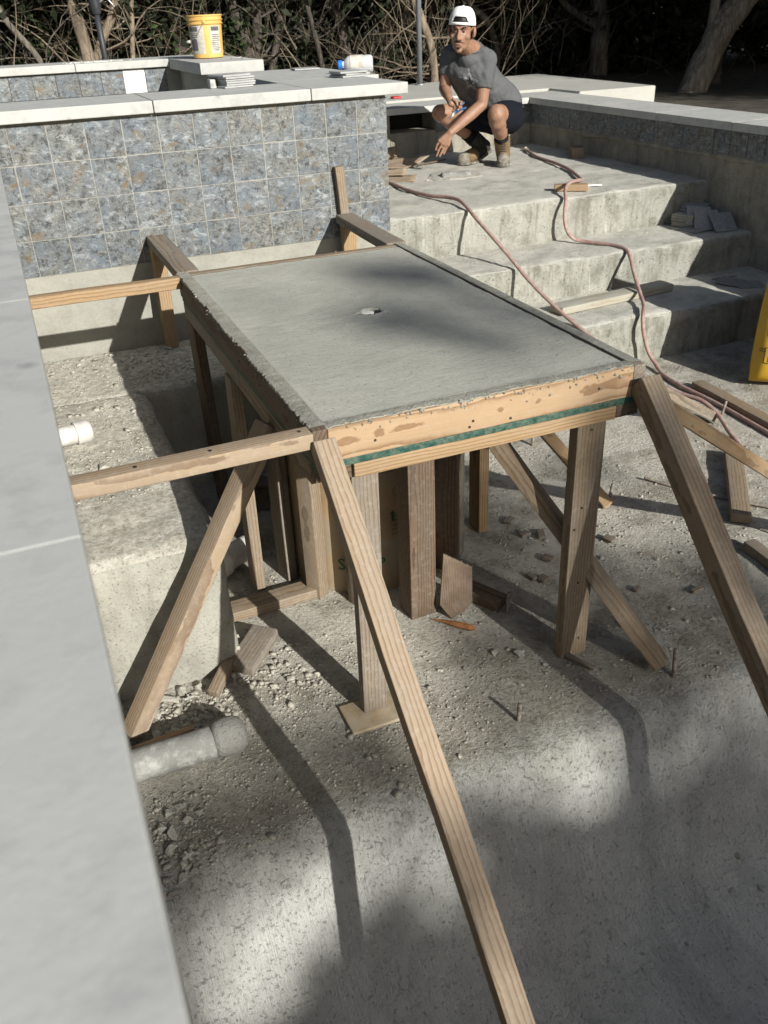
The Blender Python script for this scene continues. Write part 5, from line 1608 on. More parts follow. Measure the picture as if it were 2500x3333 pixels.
spots = [(0.55, 7.6), (2.75, 7.8), (3.95, 7.9), (-1.7, 7.5), (-2.6, 8.2), (-1.8, 9.4), (0.3, 8.8), (0.9, 10.2), (2.6, 9.0), (3.6, 8.6), (4.9, 9.2), (5.6, 10.4), (6.8, 8.4), (7.6, 9.6), (7.4, 6.2), (8.6, 7.6), (9.2, 9.0), (6.6, 5.3), (8.4, 5.0), (10.4, 7.4), (-0.9, 11.0), (2.2, 11.4), (4.2, 11.6), (7.0, 11.8), (9.8, 11.0), (11.5, 9.2)]
for i, (x, y) in enumerate(spots):
    z = gz(x, y) - .05; r = random.uniform(.04, .09); l = random.gauss(0, .12)
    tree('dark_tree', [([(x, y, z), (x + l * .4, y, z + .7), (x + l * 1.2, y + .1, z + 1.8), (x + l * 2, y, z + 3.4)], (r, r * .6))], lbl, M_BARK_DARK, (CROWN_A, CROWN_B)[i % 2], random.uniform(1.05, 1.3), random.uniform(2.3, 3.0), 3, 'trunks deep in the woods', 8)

# low evergreen brush closing the view, many leaf clumps from the ground up
def brush(cnt_spots, name, label, mat, size, seed):
    rg = np.random.default_rng(seed)
    Vs = []
    for (x, y, h, r, n) in cnt_spots:
        z0 = gz(x, y)
        nc = max(3, n // 60)
        c = rg.normal(0, 1, (nc, 3)) * np.array([r * .5, r * .5, h * .28]) + np.array([x, y, z0 + h * .48])
        P = c[rg.integers(0, nc, n)] + rg.normal(0, .11, (n, 3))
        P[:, 2] = np.maximum(P[:, 2], z0 + .01)
        a = rg.normal(0, 1, (n, 3)); a /= np.linalg.norm(a, axis=1)[:, None]
        b = np.cross(a, rg.normal(0, 1, (n, 3))); b /= np.linalg.norm(b, axis=1)[:, None]
        s = size * (.5 + .9 * rg.random((n, 1)))
        Vs.append(np.stack([P - a * s, P + b * s * .45, P + a * s, P - b * s * .45], 1).reshape(-1, 3))
    V = np.concatenate(Vs); n4 = len(V)
    me = bpy.data.meshes.new(name)
    me.vertices.add(n4); me.vertices.foreach_set('co', V.astype(np.float32).ravel())
    me.loops.add(n4); me.loops.foreach_set('vertex_index', np.arange(n4, dtype=np.int32))
    me.polygons.add(n4 // 4); me.polygons.foreach_set('loop_start', np.arange(0, n4, 4, dtype=np.int32))
    me.update()
    o = link(name, me, mat); o['kind'] = 'stuff'; o['label'] = label
    return o
rs = random.Random(4)
sp = []
for i in range(150):
    x = rs.uniform(-6, 15); y = rs.uniform(9.6, 14.5)
    sp.append((x, y, rs.uniform(1.8, 3.2), rs.uniform(.6, 1.0), 620))
for i in range(60):
    x = rs.uniform(4.2, 12); y = rs.uniform(6.8, 9.8)
    sp.append((x, y, rs.uniform(.7, 1.9), rs.uniform(.4, .8), 420))
for i in range(30):
    x = rs.uniform(-3.5, 3.6); y = rs.uniform(8.0, 9.6)
    sp.append((x, y, rs.uniform(.5, 1.5), rs.uniform(.4, .7), 380))
brush(sp, 'undergrowth', 'dense dark evergreen undergrowth filling the shaded woods', M_LEAF_DARK, .055, 21)
sp = []
for (x0, n) in ((-1.6, 8), (0.8, 5), (4.6, 6), (5.6, 6)):
    for i in range(n):
        sp.append((x0 + rs.gauss(0, .5), rs.uniform(7.2, 8.4), rs.uniform(.7, 1.6), .35, 160))
brush(sp, 'shrub_leaves', 'sparse green leaves catching light at the edge of the woods', M_LEAF, .035, 22)
# canopy over the woods behind
sp = []
rg = random.Random(8)
acc = ([], [])
def thicket(n, x0, x1, y0, y1, h0, h1, r, mat, name, label, seed, depth=2, den=None):
    rd = random.Random(seed); random.seed(seed)
    acc = ([], [])
    for i in range(n):
        x = rd.uniform(x0, x1); y = rd.uniform(y0, y1)
        if den and rd.random() > den(x):
            continue
        h = rd.uniform(h0, h1)
        d = Vector((rd.gauss(0, .45), rd.gauss(0, .3), 1.0))
        if rd.random() < .3:
            d = Vector((rd.choice((-1, 1)) * rd.uniform(.6, 1.6), rd.gauss(0, .3), rd.uniform(.15, .7)))
        branchlets(acc, (x, y, gz(x, y) - .03 + (rd.uniform(0, .7) if rd.random() < .35 else 0)), d, h, r * rd.uniform(.6, 1.4), depth, 4)
    o = link(name, mesh(name, acc[0], acc[1], True), mat); o['kind'] = 'stuff'; o['label'] = label
thicket(170, -2.4, 4.6, 5.5, 7.6, .6, 1.5, .0062, M_TWIG, 'thicket', 'tangle of bare sunlit twigs along the edge of the woods', 31, 2, lambda x: 1.0 if x < 0.6 or x > 2.2 else .45)
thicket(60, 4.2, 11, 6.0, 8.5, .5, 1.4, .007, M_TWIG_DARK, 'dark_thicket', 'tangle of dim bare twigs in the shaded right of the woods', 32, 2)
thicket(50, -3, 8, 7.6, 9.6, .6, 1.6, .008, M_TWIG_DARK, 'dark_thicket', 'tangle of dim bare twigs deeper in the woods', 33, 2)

# trees added on the right, outside the picture, so their crowns shade the right of the woods
for i, (x, y, cz, s) in enumerate(((7.2, 0.6, 2.4, 1.0), (8.6, 1.8, 2.8, 1.2), (9.8, 0.2, 3.4, 1.3), (6.9, 2.4, 2.2, .8), (10.6, 3.0, 2.6, 1.2), (8.2, -1.0, 4.2, 1.2), (6.75, -1.0, 2.35, .75))):
    tree('shade_tree', [([(x, y, -0.6), (x + .05, y, .6), (x - .05, y + .1, 1.8), (x, y, 3.0)], (.11, .06))], 'evergreen tree added outside the right of the view for shade', M_BARK_DARK, (CROWN_A, CROWN_B)[i % 2], s, cz, 0, 'trees outside the view', 8)

# unseen tree behind the viewer, its leaf clumps placed to shade chosen spots
def dapple_tree():
    rg = np.random.default_rng(77)
    kx, kz = -SUN_DIR.x / SUN_DIR.y, -SUN_DIR.z / SUN_DIR.y
    def lands(X, Z):
        """what a ray of sun through (X, -10, Z) falls on: the table top or the pool floor, and where"""
        y = -10 + (Z - TZ) / kz
        x = X - kx * (10 + y)
        if TX0 < x < TX1 and TY0 < y < TY1:
            return 't', x, y
        y = -10 + (Z - FLOOR) / kz
        if y < -2.6:
            for k in range(60):
                yy = -2.6 - k * .015
                zz = FLOOR + next((za + (zb - za) * (yy - a) / (b - a) for (a, za), (b, zb) in zip(PROFILE, PROFILE[1:]) if b <= yy <= a), 0)
                if Z - kz * (10 + yy) >= zz:
                    break
            y = yy
        return 'f', X - kx * (10 + y), y
    def el(x, y, cx, cy, ax, ay):
        return max(0.0, 1 - ((x - cx) / ax) ** 2 - ((y - cy) / ay) ** 2)
    def dens(X, Z):
        k, x, y = lands(X, Z)
        wob = .12 * noise.noise(Vector((X * 2.1, Z * 3.1, 5)))
        d = 0.0
        if k == 't':
            for (cx, cy, ax, ay, m) in ((-.68, -1.66, .22, .13, 1.3), (-.80, -1.58, .16, .07, .9), (-.47, -1.20, .22, .24, 1.2), (-.42, -1.95, .34, .38, .75), (-.33, -1.5, .12, .4, .8), (-.62, -2.2, .2, .12, .35), (-.95, -1.25, .10, .05, .5)):
                d = max(d, min(1, m * el(x, y, cx, cy, ax, ay)))
        else:
            if y < -2.60 + wob * .6:
                d = .90
                if y > -2.80:
                    d *= min(1, .80 + .45 * noise.noise(Vector((x * 1.7, 2.2, 7))))
                for (cx, cy, ax, ay) in ((-1.50, -2.76, .34, .10), (-1.68, -2.85, .16, .06), (-.70, -2.67, .36, .10), (-1.05, -2.80, .16, .05), (-1.2, -2.66, .2, .04), (.05, -2.66, .18, .03)):
                    d *= 1 - min(.75, .9 * el(x, y, cx, cy, ax, ay))
            elif y < -2.0 and -.80 + wob < x < .48:
                d = .80 - .9 * el(x, y, -.62, -2.48, .28, .14) - .7 * el(x, y, -.05, -2.45, .2, .12)
            elif y < -2.30 and x < -1.05 + wob:
                d = .75
            elif -1.45 < y < -2.0 + 1 and .1 < x < .48:
                d = .3
            if 1.52 < X < 2.25 and 2.30 < Z < 3.22:
                d = max(d, .8)
        return d
    V = []; hubs = []
    st = .05
    sd = SUN_DIR / SUN_DIR.y
    for X in np.arange(-1.2, 3.6, st):
        for Z in np.arange(.9, 4.15, st):
            if random.random() < dens(X, Z):
                c = Vector((X + random.uniform(-.02, .02), -10.0, Z + random.uniform(-.02, .02))) + sd * random.uniform(-9.2, -7.6)
                if random.random() < .006:
                    hubs.append(c.copy())
                big_ = dens(X, Z) > .8
                for _ in range(12 if big_ else 6):
                    p = c + Vector(rg.normal(0, .030, 3))
                    a = Vector(rg.normal(0, 1, 3)).normalized(); b = a.cross(Vector(rg.normal(0, 1, 3))).normalized()
                    s = random.uniform(.04, .06) if big_ else random.uniform(.03, .05)
                    V += [p - a * s, p + b * s * .55, p + a * s, p - b * s * .55]
    t = thing('shade_tree', 'unseen broadleaf tree behind the viewer, leaves placed to dapple the pool', 'tree', (3.7, -18.4, -0.6))
    Fc = [(i, i + 1, i + 2, i + 3) for i in range(0, len(V), 4)]
    link('crown', mesh('crown', V, Fc), M_LEAF, t)
    tr = [Vector((3.7, -18.4, -.7)), Vector((3.73, -18.38, 1.6)), Vector((3.65, -18.4, 3.6)), Vector((3.7, -18.4, 5.6))]
    P = spline(tr, 6)
    V, Fc = tube_geo(P, [.10 - .06 * i / (len(P) - 1) for i in range(len(P))], 12)
    link('trunk', mesh('trunk', V, Fc, True), M_BARK_GREY, t)
    acc = ([], [])
    for h in hubs:
        q = min(P, key=lambda p: (p - h).length + (0 if p.z < h.z + .2 else 3))
        m = q.lerp(h, .5) + Vector((0, 0, .10))
        add_tube(acc, spline([q, m, h], 5), [.010 - .0007 * i for i in range(11)], 5)
    if acc[0]:
        link('branches', mesh('branches', acc[0], acc[1], True), M_BARK_GREY, t)['kind'] = 'stuff'
dapple_tree()

# ================================================================== THE CROUCHING MAN
HV = Vector((0.47753, 0.87861, 0)); RV = Vector((0.87861, -0.47753, 0)); UP = Vector((0, 0, 1))
MO = Vector((1.72, 2.20, -0.733))                       # a point on the landing between his feet
def W3(a, b, o):
    """a: metres to the right of MO, b: metres above the landing, o: metres toward the pool"""
    return MO + RV * a + UP * b - HV * o
def caps(p0, r0, p1, r1, seg=14, flat0=False, flat1=False):
    p0 = Vector(p0); p1 = Vector(p1); d = (p1 - p0); L = d.length
    d = d.normalized() if L > 1e-6 else Vector((0, 0, 1))
    P = []; R = []
    if not flat0:
        for a in (85, 60, 35, 15):
            P.append(p0 - d * r0 * sin(radians(a))); R.append(r0 * cos(radians(a)))
    for k in range(5):
        P.append(p0.lerp(p1, k / 4)); R.append(r0 + (r1 - r0) * k / 4)
    if not flat1:
        for a in (15, 35, 60, 85):
            P.append(p1 + d * r1 * sin(radians(a))); R.append(r1 * cos(radians(a)))
    return tube_geo(P, R, seg)
def ell(c, rx, ry, rz, M=None, seg=18, rings=12):
    V = []; Fc = []
    for j in range(rings + 1):
        th = pi * (j + .02) / (rings + .04)
        for i in range(seg):
            a = 2 * pi * i / seg
            p = Vector((rx * sin(th) * cos(a), ry * sin(th) * sin(a), rz * cos(th)))
            V.append((M @ p if M else p) + Vector(c))
    for j in range(rings):
        for i in range(seg):
            i2 = (i + 1) % seg
            Fc.append((j * seg + i, (j + 1) * seg + i, (j + 1) * seg + i2, j * seg + i2))
    Fc.append(tuple(range(seg))); Fc.append(tuple(rings * seg + k for k in range(seg))[::-1])
    return V, Fc
def fuse(name, prims, voxel, smooth, mat, parent, keep=None):
    V = []; Fc = []
    for pv, pf in prims:
        b = len(V); V += list(pv); Fc += [tuple(b + i for i in f) for f in pf]
    me = mesh(name + '_raw', V, Fc)
    bm = bmesh.new(); bm.from_mesh(me); bmesh.ops.recalc_face_normals(bm, faces=bm.faces); bm.to_mesh(me); bm.free()
    ob = bpy.data.objects.new('tmp', me); COL.objects.link(ob)
    m = ob.modifiers.new('r', 'REMESH'); m.mode = 'VOXEL'; m.voxel_size = voxel; m.use_smooth_shade = True
    if smooth:
        m = ob.modifiers.new('s', 'SMOOTH'); m.factor = .5; m.iterations = smooth
    dg = bpy.context.evaluated_depsgraph_get()
    out = bpy.data.meshes.new_from_object(ob.evaluated_get(dg))
    bpy.data.objects.remove(ob); bpy.data.meshes.remove(me)
    out.name = name; out.materials.clear(); out.shade_smooth()
    if keep:
        bm = bmesh.new(); bm.from_mesh(out)
        kill = [f for f in bm.faces if not keep(f.calc_center_median())]
        bmesh.ops.delete(bm, geom=kill, context='FACES'); bm.to_mesh(out); bm.free()
    return link(name, out, mat, parent)

def cloth(name, c, sc=900, var=.25, fold=.6):
    g = G(name)
    n1 = g.noise(g.ob, 14.0, 4, .6, .6)
    n2 = g.noise(g.ob, sc, 2, .6)
    n3 = g.noise(g.map(g.ob, (9, 9, 16), rot=(.5, .3, .8)), 1.0, 3, .55, 1.2)
    col = g.mix(n1, [a * (1 - var) for a in c], [a * (1 + var) for a in c])
    h = g.math('MULTIPLY_ADD', n2, .08, n3)
    return g.done(col, .92, g.bump(h, fold, .018), .1)
M_SHIRT = cloth('charcoal_shirt', (.098, .101, .104))
M_SHORT = cloth('navy_shorts', (.009, .0105, .016))
M_CAP = cloth('white_cap', (.74, .74, .73), 500, .06, .2)
M_SOCK = cloth('black_sock', (.012, .012, .013))
M_HAIR = plain('black_hair', (.008, .007, .007), .55, .3, 120, .4)
def skin_mat():
    g = G('skin')
    a = g.noise(g.ob, 22, 4, .6); b = g.noise(g.ob, 240, 3, .6)
    c = g.mix(g.ramp(a, [(.35, 0), (.65, 1)]), (.235, .132, .086), (.30, .170, .112))
    c = g.mix(g.ramp(b, [(.4, .25), (.6, 0)]), c, (.22, .10, .055))
    return g.done(c, .56, g.bump(b, .12, .002), .45, Subsurface_Weight=.06, Subsurface_Radius=(.012, .004, .002))
M_SKIN = skin_mat()
M_LIP = plain('lip', (.27, .115, .085), .5, .1, 60, .1)
M_EYEW = plain('eye_white', (.40, .36, .33), .3, .05, 40, 0)
M_EYED = plain('eye_dark', (.012, .008, .006), .2, .1, 40, 0)
M_BOOT = plain('tan_boot_leather', (.15, .092, .042), .8, .3, 45, .5, dirt=(.16, .14, .105), dirt_amt=.5)
M_TOE = plain('dusty_boot_toe', (.14, .125, .098), .9, .2, 60, .5, dirt=DUST, dirt_amt=.35)
M_BOOTDARK = plain('dark_boot_panel', (.030, .028, .024), .8, .3, 40, .3)
M_SOLE = plain('boot_sole', (.075, .066, .052), .9, .3, 60, .4, dirt=DUST, dirt_amt=.4)
M_LACE = plain('boot_lace', (.045, .035, .028), .8, .2, 40, .1)
M_PALE = plain('shirt_print_pale', (.34, .34, .34), .9, .1, 60, 0)
M_NAVYP = plain('shirt_print_dark', (.022, .023, .028), .9, .1, 60, 0)

man = thing('person', 'man in a white backward cap and grey T-shirt crouching on the landing', 'person', MO)
# joints (world), taken from the pose
shL, elL, wrL = Vector((1.683, 2.106, .010)), Vector((1.638, 2.085, -.284)), Vector((1.370, 2.071, -.455))
shR, elR, wrR = Vector((1.492, 2.322, .045)), Vector((1.449, 2.324, -.176)), Vector((1.396, 2.149, -.225))
hipL, knL, anL = Vector((1.950, 2.215, -.375)), Vector((1.680, 1.935, -.345)), Vector((1.852, 2.128, -.570))
hipR, knR, anR = Vector((1.850, 2.360, -.375)), Vector((1.380, 2.268, -.335)), Vector((1.742, 2.383, -.560))
neck = Vector((1.590, 2.160, .075)); chest = Vector((1.590, 2.205, -.05)); belly = Vector((1.745, 2.262, -.205)); pelv = Vector((1.915, 2.325, -.330))
LAT = Vector((.665, -.746, 0))                            # toward his left side
def PX(x, y, o):
    """image-like coordinates of the figure: x to the right, y down (1629 and 1896 units a metre), o toward the pool"""
    s = (7.268 - o) / 7.268
    return MO + RV * ((x - 810.0) / 1629.0 * s + .014) + UP * ((2075 - y) / 1896.0 * s + .002 + (1 - s) * 1.1) - HV * o
# --- head frame
HF = (-HV * cos(radians(9)) - RV * sin(radians(9)) - UP * .06).normalized()
HU = (UP + RV * .07).normalized()
HR = HF.cross(HU).normalized(); HU = HR.cross(HF).normalized()
HC = Vector((1.456, 2.062, .198))
hs = 1.03
HM = Matrix((HR, HF, HU)).transposed()
def hp(x, y, z):
    return HC + HM @ Vector((x * hs, y * hs, z * hs))
def hell(x, y, z, rx, ry, rz):
    return ell(hp(x, y, z), rx * hs, ry * hs, rz * hs, HM)
def hcap(a, ra, b, rb):
    return caps(hp(*a), ra * hs, hp(*b), rb * hs, 10)
head = [hell(0, -.012, .045, .078, .098, .084), hell(0, .020, -.028, .067, .076, .084), hell(0, .034, -.080, .052, .052, .036), hell(0, .070, -.104, .024, .022, .020),
        hell(.046, .056, -.022, .024, .026, .024), hell(-.046, .056, -.022, .024, .026, .024),
        hcap((0, .088, .018), .010, (0, .117, -.030), .0135), hell(.014, .100, -.035, .009, .011, .008), hell(-.014, .100, -.035, .009, .011, .008),
        hcap((-.040, .078, .033), .012, (-.010, .087, .030), .011), hcap((.040, .078, .033), .012, (.010, .087, .030), .011),
        hcap((-.018, .092, -.064), .009, (.018, .092, -.064), .009), hcap((-.015, .090, -.077), .009, (.015, .090, -.077), .009),
        hell(.089, -.006, .002, .011, .025, .034), hell(-.089, -.006, .002, .011, .025, .034), hell(.082, .0, -.02, .008, .012, .014), hell(-.082, .0, -.02, .008, .012, .014),
        caps(hp(0, -.022, -.05), .058, neck + Vector((0, 0, -.02)), .064)]
def limb(a, ra, b, rb):
    return caps(a, ra, b, rb, 16)
body = head + [limb(neck, .07, chest, .12), limb(chest + LAT * .06, .10, belly + LAT * .06, .115), limb(chest - LAT * .06, .10, belly - LAT * .06, .115), limb(belly, .13, pelv, .14),
    limb(shL, .058, elL.lerp(shL, .45), .052), limb(elL.lerp(shL, .45), .052, elL, .043), limb(elL, .043, elL.lerp(wrL, .35), .044), limb(elL.lerp(wrL, .35), .044, wrL, .029),
    limb(shR, .058, elR.lerp(shR, .4), .050), limb(elR.lerp(shR, .4), .050, elR, .043), limb(elR, .043, elR.lerp(wrR, .4), .042), limb(elR.lerp(wrR, .4), .042, wrR, .028),
    limb(hipL, .10, knL, .064), limb(knL + Vector((.0, .0, .012)), .062, knL + Vector((.02, .02, -.05)), .062), limb(knL.lerp(anL, .2), .058, knL.lerp(anL, .5), .060), limb(knL.lerp(anL, .5), .058, anL, .040),
    limb(hipR, .10, knR, .060), limb(knR, .058, knR.lerp(anR, .2), .055), limb(knR.lerp(anR, .2), .055, knR.lerp(anR, .5), .056), limb(knR.lerp(anR, .5), .054, anR, .040)]
# --- left hand hanging, fingers down
def fingers(chains, r0, r1):
    out = []
    for ch in chains:
        for k in range(len(ch) - 1):
            f = k / (len(ch) - 1)
            out.append(caps(ch[k], r0 + (r1 - r0) * f, ch[k + 1], r0 + (r1 - r0) * (f + 1 / (len(ch) - 1)), 8))
    return out
Wd = lambda x, y, z: Vector((x, y, z))
k1, k2, k3, k4 = wrL + Wd(-.078, .020, -.050), wrL + Wd(-.060, .012, -.068), wrL + Wd(-.040, .004, -.078), wrL + Wd(-.020, -.004, -.080)
body += [caps(wrL, .026, k, .0165, 8) for k in (k1, k2, k3, k4)]
body += fingers([[k1, k1 + Wd(-.018, .010, -.032), k1 + Wd(-.026, .016, -.062)], [k2, k2 + Wd(-.022, .012, -.045), k2 + Wd(-.038, .020, -.088)],
                 [k3, k3 + Wd(-.020, .010, -.044), k3 + Wd(-.036, .018, -.082)], [k4, k4 + Wd(-.015, .008, -.034), k4 + Wd(-.028, .014, -.064)],
                 [wrL + Wd(-.030, .030, -.025), wrL + Wd(-.050, .050, -.052), wrL + Wd(-.060, .056, -.084)]], .0102, .0080)
# --- right hand closed on the pliers
hdR = Vector((1.392, 2.075, -.268))
body += [caps(wrR, .026, hdR + Wd(-.008, .01, .008), .024, 10), caps(wrR + Wd(.012, -.01, -.01), .024, hdR + Wd(.015, -.006, -.008), .022, 10)]
f0_ = [hdR + Wd(.020, -.012, .012), hdR + Wd(.014, -.016, -.006), hdR + Wd(.006, -.014, -.024), hdR + Wd(-.004, -.010, -.042)]
body += fingers([[p, p + Wd(.022, -.022, .000), p + Wd(.030, -.038, .008), p + Wd(.018, -.046, .012)] for p in f0_] + [[hdR + Wd(.0, -.010, .040), hdR + Wd(.016, -.030, .020), hdR + Wd(.020, -.040, -.004)]], .0098, .0082)
fuse('body', body, .0044, 5, M_SKIN, man)
# --- face details
def eyeball(sx):
    e = link('eye', mesh('eye', *ell(hp(sx * .031, .0805, .010), .0120 * hs, .0092 * hs, .0042 * hs, HM, 14, 9), True), M_EYEW, man)
    link('iris', mesh('iris', *ell(hp(sx * .031 - .001, .0885, .010), .0058 * hs, .0035 * hs, .0044 * hs, HM, 10, 7), True), M_EYED, e)
    V, Fc = tube_geo(spline([hp(sx * .047, .074, .014), hp(sx * .038, .086, .0185), hp(sx * .026, .089, .0185), hp(sx * .016, .084, .013)], 4), .0030, 6)
    link('eyelid', mesh('eyelid', V, Fc, True), M_LIP, man)
for sx in (1, -1):
    eyeball(sx)
    V, Fc = tube_geo(spline([hp(sx * .052, .074, .028), hp(sx * .040, .0875, .036), hp(sx * .026, .0955, .033), hp(sx * .012, .0975, .025)], 4), [.002, .003, .0042, .005, .0055, .006, .006, .006, .0058, .0055, .005, .0045, .003], 6)
    link('eyebrow', mesh('eyebrow', V, Fc, True), M_HAIR, man)
V, Fc = tube_geo(spline([hp(-.030, .086, -.060), hp(-.020, .099, -.051), hp(-.006, .1045, -.0485), hp(.006, .1045, -.0485), hp(.020, .099, -.051), hp(.030, .086, -.060)], 4), [.0014 + .0022 * sin(pi * i / 20) for i in range(21)], 6)
link('mustache', mesh('mustache', V, Fc, True), M_HAIR, man)
V, Fc = tube_geo(spline([hp(-.022, .092, -.067), hp(-.010, .1015, -.0655), hp(.010, .1015, -.0655), hp(.022, .092, -.067)], 4), [.0015 + .0028 * sin(pi * i / 12) for i in range(13)], 6)
link('lips', mesh('lips', V, Fc, True), M_LIP, man)
V, Fc = ell(hp(0, .088, -.093), .012 * hs, .006 * hs, .008 * hs, HM, 10, 6)
link('beard', mesh('beard', V, Fc, True), M_HAIR, man)
fuse('hair', [hell(0, -.008, .066, .080, .0985, .074), hell(0, -.036, .040, .0825, .086, .088), hell(0, -.070, -.040, .066, .046, .062), hell(.048, -.060, -.01, .028, .03, .05), hell(-.048, -.060, -.01, .028, .03, .05),
              hcap((.0765, .026, .045), .005, (.0735, .030, .018), .003), hcap((-.0765, .026, .045), .005, (-.0735, .030, .018), .003)], .006, 3, M_HAIR, man)
# --- cap worn backward: crown with the half-moon opening at the brow, strap, brim behind
def cap_mesh():
    V = []; Fc = []
    nA, nL = 64, 18
    for j in range(nL + 1):
        th = (pi / 2) * j / nL
        for i in range(nA):
            a = 2 * pi * i / nA                 # 90 degrees is the face direction
            pr = cos(th) ** .55; zz = sin(th) ** 1.05
            rx, ry = .0895 * pr, .110 * pr
            V.append(hp(rx * cos(a), -.012 + ry * sin(a), .050 + .100 * zz - .012 * (1 - sin(a)) * (1 - zz)))
    for j in range(nL):
        for i in range(nA):
            i2 = (i + 1) % nA
            am = 360 * (i + .5) / nA - 90
            if 2 <= j <= 5 and abs(am) < 37 * sqrt(max(0, 1 - ((j - 2) / 4.2) ** 2)) :
                continue
            Fc.append((j * nA + i, j * nA + i2, (j + 1) * nA + i2, (j + 1) * nA + i))
    return mesh('cap_crown', V, Fc, True)
capo = link('cap', cap_mesh(), M_CAP, man)
m = capo.modifiers.new('th', 'SOLIDIFY'); m.thickness = .0022; m.offset = 1
link('button', mesh('button', *ell(hp(0, -.012, .152), .010, .010, .006, HM, 12, 8), True), M_CAP, capo)
V = []; Fc = []
for j in range(7):
    for i in range(13):
        u = -1 + 2 * i / 12; v = j / 6
        a = radians(-90 + u * 52)
        R = 1 + v * (.75 * sqrt(max(0, 1 - .75 * u * u)))
        V.append(hp(.088 * cos(a) * (1 + v * .08), -.012 + .108 * sin(a) * R, .030 - .020 * v - .022 * u * u * v))
for j in range(6):
    for i in range(12):
        q = j * 13 + i
        Fc.append((q, q + 1, q + 14, q + 13))
br = link('brim', mesh('brim', V, Fc, True), M_CAP, capo)
m = br.modifiers.new('th', 'SOLIDIFY'); m.thickness = .003
for k, u in enumerate((-.5, -.3, -.1, .1, .3, .5)):
    pass
# --- shirt
hemL = elL.lerp(shL, .36); hemR = elR.lerp(shR, .40)
shirt = [ell(neck + Wd(-.016, -.012, -.062), .090, .090, .062), caps(neck + Wd(.004, .006, -.030), .074, chest, .130, 18), caps(chest + LAT * .065, .112, belly + LAT * .07, .128, 18), caps(chest - LAT * .065, .110, belly - LAT * .07, .128, 18),
    caps(belly + LAT * .05, .140, pelv + LAT * .05 + Wd(-.01, -.005, .025), .142, 18), caps(belly - LAT * .05, .140, pelv - LAT * .05 + Wd(-.01, -.005, .025), .142, 18),
    caps(Wd(1.650, 2.222, .048), .086, Wd(1.70, 2.24, -.06), .105, 18), caps(Wd(1.70, 2.24, -.06), .105, Wd(1.79, 2.265, -.17), .118, 18), caps(Wd(1.79, 2.265, -.17), .118, Wd(1.87, 2.29, -.27), .124, 18),
    caps(shL.lerp(neck, .25), .072, shL, .074, 18), caps(shL, .076, hemL, .066, 18, False, True), caps(shR.lerp(neck, .25), .068, shR, .068, 18), caps(shR, .070, hemR, .060, 18, False, True)]
def wrinkle(o, amp=.004, sc=16):
    N_ = [v.normal.copy() for v in o.data.vertices]
    for v, n in zip(o.data.vertices, N_):
        v.co += n * amp * (fbm(v.co + Vector((3, 1, 7)), sc, 2) + .6 * noise.noise(Vector((v.co.x * 30 + v.co.z * 22, v.co.y * 30, v.co.z * 8 - v.co.x * 10))))
so = fuse('t_shirt', shirt, .0065, 16, M_SHIRT, man)
wrinkle(so, .0075, 11)
# collar
cl = []
for k in range(20):
    a = 2 * pi * k / 19
    cl.append(neck + Wd(-.012, -.012, .012) + (HM @ Vector((cos(a) * .068, sin(a) * .066 + .004, 0))) + Vector((0, 0, -.020 * sin(a) - .004)))
V, Fc = tube_geo(cl, .0065, 8)
link('collar', mesh('collar', V, Fc, True), M_SHIRT, so)
# --- star print, wrapped on the shirt front
sh_bvh = bvh_of(so)
def star(scale, off, mat):
    tips = [(580, 820), (705, 1003), (705, 1175), (556, 1122), (468, 940)]
    cx, cy = 600, 1015
    pts = []
    for k in range(5):
        a = tips[k]; b = tips[(k + 1) % 5]
        pts.append(a)
        pts.append((cx + ((a[0] + b[0]) / 2 - cx) * .50, cy + ((a[1] + b[1]) / 2 - cy) * .50))
    pts = [(cx + (x - cx) * scale, cy + (y - cy) * scale) for x, y in pts]
    V = []; Fc = []; n = 14
    for k in range(10):
        a, b = pts[k], pts[(k + 1) % 10]
        idx = {}
        for i in range(n + 1):
            for j in range(n + 1 - i):
                u, w = i / n, j / n
                x = cx + (a[0] - cx) * u + (b[0] - cx) * w; y = cy + (a[1] - cy) * u + (b[1] - cy) * w
                o_ = PX(x, y, .6); h = sh_bvh.ray_cast(o_, HV)
                p = (h[0] - HV * off) if h[0] is not None else PX(x, y, .15)
                idx[i, j] = len(V); V.append(p)
        for i in range(n):
            for j in range(n - i):
                Fc.append((idx[i, j], idx[i, j + 1], idx[i + 1, j]))
                if i + j < n - 1:
                    Fc.append((idx[i + 1, j], idx[i, j + 1], idx[i + 1, j + 1]))
    link('star_print', mesh('star_print', V, Fc, True), mat, so)
star(1.0, .0035, M_PALE); star(.86, .0050, M_NAVYP); star(.72, .0065, M_PALE); star(.56, .0080, M_NAVYP)
# --- shorts
kL = knL.lerp(hipL, .22); kR = knR.lerp(hipR, .42)
fuse('shorts', [caps(pelv + LAT * .06 + Wd(.0, 0, -.02), .135, pelv + LAT * .05 + Wd(.02, .0, -.085), .125, 18), caps(pelv - LAT * .06 + Wd(0, 0, -.02), .135, pelv - LAT * .05 + Wd(.02, 0, -.085), .125, 18),
    caps(hipL + Wd(0, 0, -.03), .120, kL + Wd(.01, .01, -.025), .090, 18, False, True), caps(hipL + Wd(0, 0, -.01), .118, kL, .082, 18, False, True),
    caps(hipR + Wd(0, 0, -.03), .118, kR + Wd(0, 0, -.02), .086, 18, False, True), caps(hipL.lerp(hipR, .5), .13, knL.lerp(knR, .5).lerp(hipL.lerp(hipR, .5), .6), .07, 14)], .0065, 6, M_SHORT, man)
wrinkle(bpy.data.objects['shorts'], .0035)
